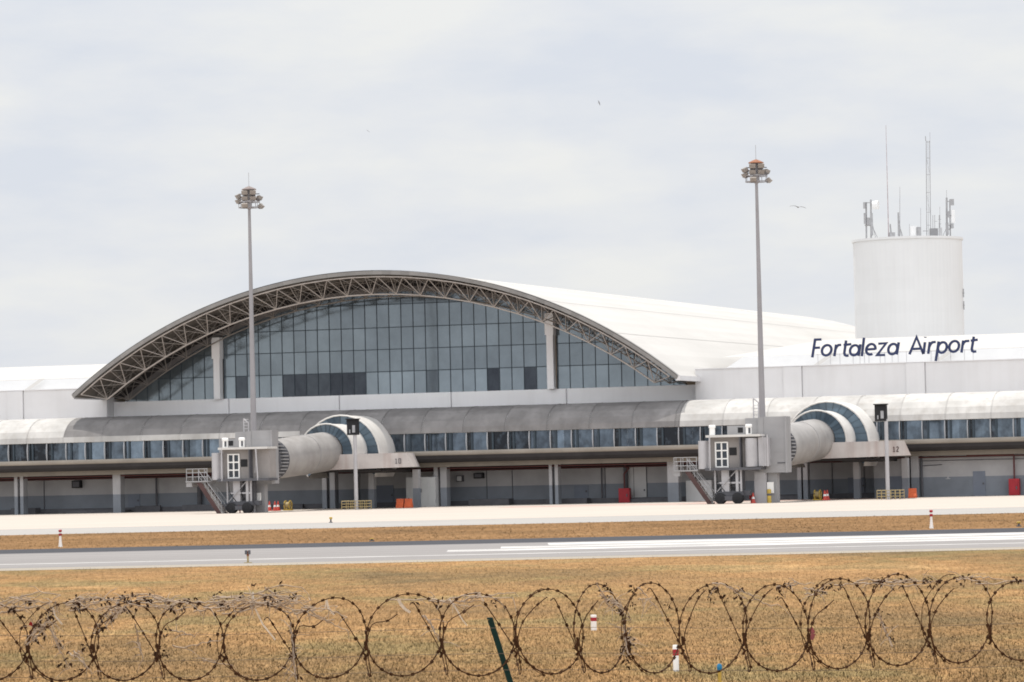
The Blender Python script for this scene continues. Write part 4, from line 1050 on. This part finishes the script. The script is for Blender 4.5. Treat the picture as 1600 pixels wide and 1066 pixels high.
for i, c in enumerate(cent):
    nxt = cent[i + 1] if i + 1 < len(cent) else c + 95; prv = cent[i - 1] if i else c - 100
    w = ((nxt - c) + (c - prv)) / 4 * 1.04; h = hgt(c); yb = bot_y(c); lean = random.uniform(-9, 12); h *= random.uniform(.96, 1.04); e3, p3, e4, p4 = random.uniform(.0, .035), random.random() * 6, random.uniform(0, .03), random.random() * 6; w *= random.uniform(.95, 1.06)
    dz = math.sqrt(max(0.0, (h / 2) ** 2 - min(w, h / 2 - 1) ** 2)) / 258.0
    pts = []
    for k in range(44):
        q = 2 * PI * k / 44
        rr = 1 + e3 * math.sin(2 * q + p3) * (1 - math.cos(q)) / 2 + e4 * math.sin(3 * q + p4) * (1 - math.cos(q)) / 2
        x = c + w * math.sin(q) * rr; y = yb - h / 2 + h / 2 * math.cos(q) * (rr if math.cos(q) < 0 else 1)
        x += lean * (1 - math.cos(q)) / 2 + random.uniform(-.4, .4)
        pts.append(K(x, y, dz * math.sin(q)))
    wire.path(pts, [.0030 + .0017 * (1 + math.cos(2 * PI * k / 44)) / 2 for k in range(44)], 5, closed=True); barbs(pts + [pts[0]])
    if i in (2, 5, 9, 11, 14, 16):                                 # second turn lying against this one
        o2 = random.uniform(-9, -4); p2 = []
        for k in range(18):
            q = PI * 1.02 + PI * .92 * k / 17
            p2.append(K(c + o2 * math.sin((q - PI) * 1.0) + w * math.sin(q) * 1.0 - 2, yb - h / 2 + h / 2 * math.cos(q) - 3 * math.sin(k), dz * math.sin(q) + .05))
        wire.path(p2, .0026, 5); barbs(p2, .13)
    # slacker strand that links this loop to the next one
    cr = (c + nxt) / 2; pts = []
    top1 = yb - h + random.uniform(4, 22); px_ = c + lean + random.uniform(-2, 12)
    bx = cr + random.uniform(4, 10); by = yb - 6
    ctrl = [(px_ - 6, top1 + 3), (px_, top1), (px_ + (cr - px_) * .3, top1 + (by - 34 - top1) * .28), (px_ + (cr - px_) * .68, top1 + (by - 34 - top1) * .66), (cr - 1, by - 36), (bx - 2, by - 18), (bx + 2, by), (bx + 3, by + 4), (bx + 5, by - 4), (cr + 4, by - 46), (cr + 12, by - 78), (cr + (nxt - cr) * .62, top1 + 14), (nxt - 2, top1 - 1)]
    for j in range(len(ctrl) - 1):
        p0 = ctrl[max(0, j - 1)]; p1 = ctrl[j]; p2 = ctrl[j + 1]; p3 = ctrl[min(len(ctrl) - 1, j + 2)]
        for u in (0, .33, .66):
            f4 = [.5 * ((2 * p1[a]) + (-p0[a] + p2[a]) * u + (2 * p0[a] - 5 * p1[a] + 4 * p2[a] - p3[a]) * u * u + (-p0[a] + 3 * p1[a] - 3 * p2[a] + p3[a]) * u ** 3) for a in (0, 1)]
            v = (j + u) / len(ctrl); pts.append(K(f4[0], f4[1], .16 * math.sin(2 * PI * v) + .02))
    if not (i % 6 == 4): wire.path(pts, .0034, 5); barbs(pts, .12)
    clips.append((cr, yb - 35))
w_ = wire.build('coil', m_wire, RZ, smooth=True); barb.build('barb', m_wire, w_)
for i, (x, y) in enumerate(clips):
    mb = MB(); p = K(x, y); q = K(x + 1, y - 22)
    mb.path([p + Vector((0, .01, -.02)), p + Vector((.012, -.012, 0)), p + Vector((-.01, -.012, .02)), p + Vector((.01, .01, .035)), q], .009, 6); mb.build('clip', m_wire, RZ, smooth=True)
for yy, lab in ((984, 'highest of the three thin grey tension wires through the razor coil'), (1024, 'middle of the three thin grey tension wires through the razor coil'), (1050, 'lowest of the three thin grey tension wires through the razor coil')):
    mb = MB(); pts = [K(x, yy + 1.1 * 8 * (1 - x / 800) + 3 * math.sin(x * .006) + random.uniform(-.5, .5), .05) for x in range(-140, 1760, 60)]
    mb.path(pts, .0014, 4); mb.build('tension_wire', m_wire2, loc=pts[0], label=lab, category='wire', group='tension wires of the fence')
# leaning green post
T = thing('fence_post', 'dark green fence post leaning left inside the razor coil', 'fence post', Vector((K(800, 1066, .12).x + .06, FY + .12, 0)))
mb = MB(); tp = K(766, 968, .12); md = K(800, 1074, .12); ft = Vector((md.x + .06, FY + .12, 0))
for (p, q) in ((ft, md), (md, tp)):
    d = (q - p).normalized(); sx = Vector((0, 1, 0)).cross(d).normalized()
    W0, W1 = sx * .017, Vector((0, .017, 0))
    mb.rings([[e + W0 * i + W1 * j for i, j in ((-1, -1), (1, -1), (1, 1), (-1, 1))] for e in (p, q)])
mb.build('shaft', m_post, T)
mb = MB(); d = (tp - md).normalized(); mb.rings([[tp + d * z + Vector((1, 0, 0)) * .018 * i + Vector((0, .018, 0)) * j for i, j in ((-1, -1), (1, -1), (1, 1), (-1, 1))] for z in (.0, .012)]); mb.build('cap', m_post, T)

# dry vines and rubbish caught on the wire
def vine(x0, y0, x1, y1, label, nst, nleaf, seed, spread=14):
    rnd = random.Random(seed)
    T = thing('dry_vine', label, 'dead vine', K((x0 + x1) / 2, (y0 + y1) / 2), 'dead vines caught on the razor wire')
    mb = MB(); lf = MB()
    for _ in range(max(2, int(nst * .9))):
        u0 = rnd.uniform(0, .6); u1 = min(1, u0 + rnd.uniform(.25, .6)); ph = rnd.uniform(0, 6.28); am = rnd.uniform(2, spread); o = rnd.uniform(-spread, spread) * .6; dy = rnd.uniform(-.15, .15)
        pts = []; m = 12
        for k in range(m):
            u = u0 + (u1 - u0) * k / (m - 1)
            pts.append(K(x0 + (x1 - x0) * u + rnd.uniform(-1.5, 1.5), y0 + (y1 - y0) * u + o + am * math.sin(ph + 5 * u) + rnd.uniform(-1.5, 1.5), dy + .05 * math.sin(ph + 3 * u)))
        mb.path(pts, [max(.0015, rnd.uniform(.004, .006) * (1 - .6 * k / m)) for k in range(m)], 4)
        for k in range(3, m, 4):
            e = pts[k]; d = Vector((rnd.uniform(-1, 1), rnd.uniform(-.5, .5), rnd.uniform(-1, .5))).normalized() * rnd.uniform(.04, .13)
            mb.path([e, e + d * .5 + Vector((0, 0, .012)), e + d], [.003, .002, .0012], 4)
    for _ in range(int(nleaf * .6)):
        u = rnd.random(); c = K(x0 + (x1 - x0) * u + rnd.uniform(-6, 6), y0 + (y1 - y0) * u + rnd.gauss(0, spread * .55), rnd.uniform(-.12, .12))
        for _k in range(rnd.randint(3, 7)):
            d = Vector((rnd.uniform(-1, 1), rnd.uniform(-.6, .6), rnd.uniform(-1, .6))).normalized(); s_ = d.orthogonal().normalized(); L_ = rnd.uniform(.016, .036)
            b = c + Vector((rnd.uniform(-.02, .02), rnd.uniform(-.02, .02), rnd.uniform(-.02, .02)))
            lf.add([b, b + d * L_ * .5 + s_ * L_ * .32, b + d * L_ + Vector((0, 0, -.006)), b + d * L_ * .5 - s_ * L_ * .28], [(0, 1, 2, 3)])
    mb.build('stem', m_vine, T, smooth=True); lf.build('foliage', m_leaf, T, kind='stuff')
vine(-30, 950, 110, 940, 'dead vine with dark leaves on the wire at the far left edge', 9, 14, 1)
vine(40, 1010, 92, 945, 'pale dead vine twisted up the first whole wire loop', 12, 16, 2, 10)
vine(85, 943, 215, 935, 'dead vine strung with dark leaves over the second loop from the left', 10, 22, 3, 9)
vine(140, 1000, 200, 935, 'tangle of dry stems wound where second and third loops meet', 10, 12, 4, 14)
vine(195, 935, 320, 945, 'dead vine running level above the third loop', 12, 22, 5, 10)
vine(300, 945, 470, 935, 'thick mat of grey dry stems heaped over the loops left of centre', 22, 18, 6, 16)
vine(400, 925, 560, 965, 'loose pale stems hanging down beside the centre left loops', 12, 8, 7, 18)
vine(250, 1000, 380, 1035, 'few dry stems hanging low inside the third loop', 4, 6, 8, 20)
vine(100, 1010, 150, 1050, 'dark leaf clumps hanging low inside the second loop', 4, 8, 9, 16)
vine(600, 945, 800, 925, 'thin faded stems arching over the loops before the green post', 7, 4, 10, 14)
vine(925, 905, 985, 965, 'dark twiggy clump sticking up above the wire right of centre', 8, 12, 11, 12)
vine(976, 975, 982, 1040, 'dark bundle of twigs tied down the joint right of centre', 12, 16, 12, 4)
vine(985, 935, 1060, 955, 'few dark leaves scattered inside the loop beside the twig bundle', 2, 7, 13, 16)
vine(1105, 930, 1215, 935, 'dark leaves scattered around the loops behind the blue light', 4, 16, 14, 16)
vine(1195, 915, 1300, 925, 'dry stem with dark leaves along the loop tops, left of the pink scrap', 5, 14, 15, 7)
vine(1300, 912, 1480, 908, 'dry stem with many dark leaf tufts along the loop tops near the right', 7, 26, 16, 6)
vine(1480, 910, 1620, 905, 'dry stem with a few leaf tufts at the right edge', 4, 9, 17, 6)
vine(1370, 950, 1395, 1020, 'dark stringy stems hanging inside the loop near the right', 4, 8, 18, 6)
vine(70, 960, 110, 1052, 'thin dead tendrils hanging down through the first whole loop', 5, 5, 21, 8)
vine(205, 945, 225, 1050, 'thin dead tendril hanging straight down in the third loop', 3, 3, 22, 5)
vine(452, 955, 462, 1060, 'dry twisted stems bound round the joint in the middle of the left half', 8, 6, 23, 6)
vine(640, 930, 690, 1010, 'thin faded tendril sloping down inside the loop before the green post', 3, 2, 24, 6)
def scrap(pts, wd, label, mat=m_plastic):
    mb = MB(); P = [K(x, y, -.02 + .012 * i) for i, (x, y) in enumerate(pts)]
    for i in range(len(P) - 1):
        d = (P[i + 1] - P[i]).normalized(); s_ = Vector((0, 1, 0)).cross(d).normalized() * wd
        k0, k1 = 1 - .5 * i / len(P), 1 - .5 * (i + 1) / len(P)
        mb.quad(P[i] - s_ * k0, P[i] + s_ * k0, P[i + 1] + s_ * k1 + Vector((0, .006, 0)), P[i + 1] - s_ * k1 + Vector((0, .006, 0)))
    mb.build('plastic_scrap', mat, loc=P[0], label=label, category='litter', group='plastic scraps caught on the razor wire')
scrap([(183, 940), (186, 948), (185, 955), (189, 960)], .010, 'pale twisted plastic scrap hanging from the third loop top')
scrap([(622, 935), (626, 944), (633, 952), (641, 957)], .011, 'white plastic scrap hanging from the loop left of the green post')
scrap([(748, 926), (752, 934), (756, 940)], .008, 'small white plastic scrap at the loop top above the green post')
scrap([(510, 938), (513, 950), (522, 961)], .007, 'thin pale scrap hanging from the centre left loop top')
scrap([(395, 925), (396, 945), (410, 975), (430, 1000)], .006, 'long thin pale strip trailing down from the matted stems')
scrap([(82, 948), (86, 962), (97, 976)], .006, 'thin pale strip hanging from the first whole loop')
scrap([(702, 936), (712, 950), (722, 968), (730, 978)], .005, 'thin white strip dangling left of the green post')
scrap([(1266, 982), (1271, 990), (1268, 1000)], .016, 'dull pink rag tied at a loop joint right of the blue light', paint('pink_rag', (.30, .10, .12), .8, .2, 20))
scrap([(46, 974), (51, 976), (53, 981)], .012, 'small red scrap caught in the vine at the far left', m_red)

# ------------------------------------------------------------------ birds in the sky
def bird(px, py, y, span, roll, yaw, label):
    c = atY(px, py, y); n = 8
    Mx = Matrix.Translation(c) @ Matrix.Rotation(yaw, 4, 'Z') @ Matrix.Rotation(roll, 4, 'Y')
    mb = MB(); X = lambda a, b, z: Mx @ (Vector((a, b, z)) * span)
    rs = []
    for yy, r in ((-.20, .004), (-.16, .022), (-.06, .042), (.06, .038), (.16, .018), (.27, .012)): rs.append([X(r * math.cos(2 * PI * i / 8), yy, r * .8 * math.sin(2 * PI * i / 8)) for i in range(8)])
    mb.rings(rs)
    for sg in (-1, 1):
        pr = [(.02, -.09, .07, .01), (.18, -.10, .06, .05), (.33, -.06, .06, .045), (.5, .04, .07, .0)]
        top = [X(sg * a, b, z + .008) for a, b, c2, z in pr]; bk = [X(sg * a, c2, z) for a, b, c2, z in pr]; lo = [X(sg * a, b, z - .008) for a, b, c2, z in pr]
        mb.strip(top, bk); mb.strip(lo, bk); mb.strip(top, lo)
    return mb.build('bird', m_bird, loc=c, label=label, category='bird', group='birds in the sky')
bird(1247, 324, 220, 1.05, math.radians(8), .15, 'pale grey bird gliding with spread wings left of the water tower')
bird(936, 161, 220, .36, math.radians(60), .9, 'small dark bird banking high above the arched roof, the upper of two')
bird(575, 205, 220, .26, math.radians(35), .5, 'tiny dark bird high above the arched roof, the lower of two')

# ------------------------------------------------------------------ world, sun, camera
w = bpy.data.worlds.new('World'); sc.world = w; w.use_nodes = True
t = w.node_tree; bg = t.nodes['Background']
SUN_EL = math.radians(77); SUN_AZ = math.radians(-24)        # azimuth from +Y towards +X
sky = N(t, 'ShaderNodeTexSky', sky_type='NISHITA'); sky.sun_disc = False; sky.sun_elevation = SUN_EL; sky.sun_rotation = SUN_AZ
sky.air_density = 1.0; sky.dust_density = 3.0
tc = N(t, 'ShaderNodeTexCoord'); mp = N(t, 'ShaderNodeMapping'); mp.inputs['Scale'].default_value = (1, 1, 3.2)
n1 = N(t, 'ShaderNodeTexNoise'); n1.inputs['Scale'].default_value = 13; n1.inputs['Detail'].default_value = 6; n1.inputs['Roughness'].default_value = .55
t.links.new(tc.outputs['Generated'], mp.inputs['Vector']); t.links.new(mp.outputs['Vector'], n1.inputs['Vector'])
cl = ramp(t, n1.outputs['Fac'], [(.33, (.675, .71, .775)), (.48, (.735, .755, .79)), (.66, (.805, .81, .80))])
vm = N(t, 'ShaderNodeVectorMath', operation='SCALE')
sp = N(t, 'ShaderNodeSeparateXYZ'); t.links.new(tc.outputs['Generated'], sp.inputs[0])
mr = N(t, 'ShaderNodeMapRange'); mr.inputs['From Min'].default_value = .12; mr.inputs['From Max'].default_value = .6; mr.inputs['To Min'].default_value = 11.0; mr.inputs['To Max'].default_value = 14.0
t.links.new(sp.outputs['Z'], mr.inputs['Value'])
mr2 = N(t, 'ShaderNodeMapRange'); mr2.inputs['From Min'].default_value = .3; mr2.inputs['From Max'].default_value = -.7; mr2.inputs['To Min'].default_value = 1.0; mr2.inputs['To Max'].default_value = 1.7
t.links.new(sp.outputs['Y'], mr2.inputs['Value'])
mu = N(t, 'ShaderNodeMath', operation='MULTIPLY'); t.links.new(mr.outputs['Result'], mu.inputs[0]); t.links.new(mr2.outputs['Result'], mu.inputs[1]); t.links.new(mu.outputs[0], vm.inputs['Scale'])
t.links.new(cl, vm.inputs[0])
t.links.new(mix(t, .93, sky.outputs['Color'], vm.outputs['Vector']), bg.inputs['Color'])
bg.inputs['Strength'].default_value = .1
sl = bpy.data.lights.new('sun', 'SUN'); sl.energy = 3.6; sl.angle = math.radians(.5); sl.color = (1, .95, .87)
so = bpy.data.objects.new('sun', sl); col.objects.link(so)
sd = Vector((math.sin(SUN_AZ) * math.cos(SUN_EL), math.cos(SUN_AZ) * math.cos(SUN_EL), math.sin(SUN_EL)))
so.rotation_euler = (-sd).to_track_quat('-Z', 'Y').to_euler(); so.location = (0, 100, 120)
cd = bpy.data.cameras.new('camera'); cd.sensor_width = 36; cd.lens = 36 * FPX / 1600; cd.clip_end = 6000; cd.clip_start = .5
co = bpy.data.objects.new('camera', cd); col.objects.link(co)
co.matrix_world = Matrix.Translation(EYE) @ Matrix((CR, CU, -_f)).transposed().to_4x4()
sc.camera = co
sc.cycles.pixel_filter_type = 'BLACKMAN_HARRIS'; sc.cycles.filter_width = 1.8
sc.view_settings.view_transform = 'Standard'; sc.view_settings.look = 'None'; sc.view_settings.exposure = 0
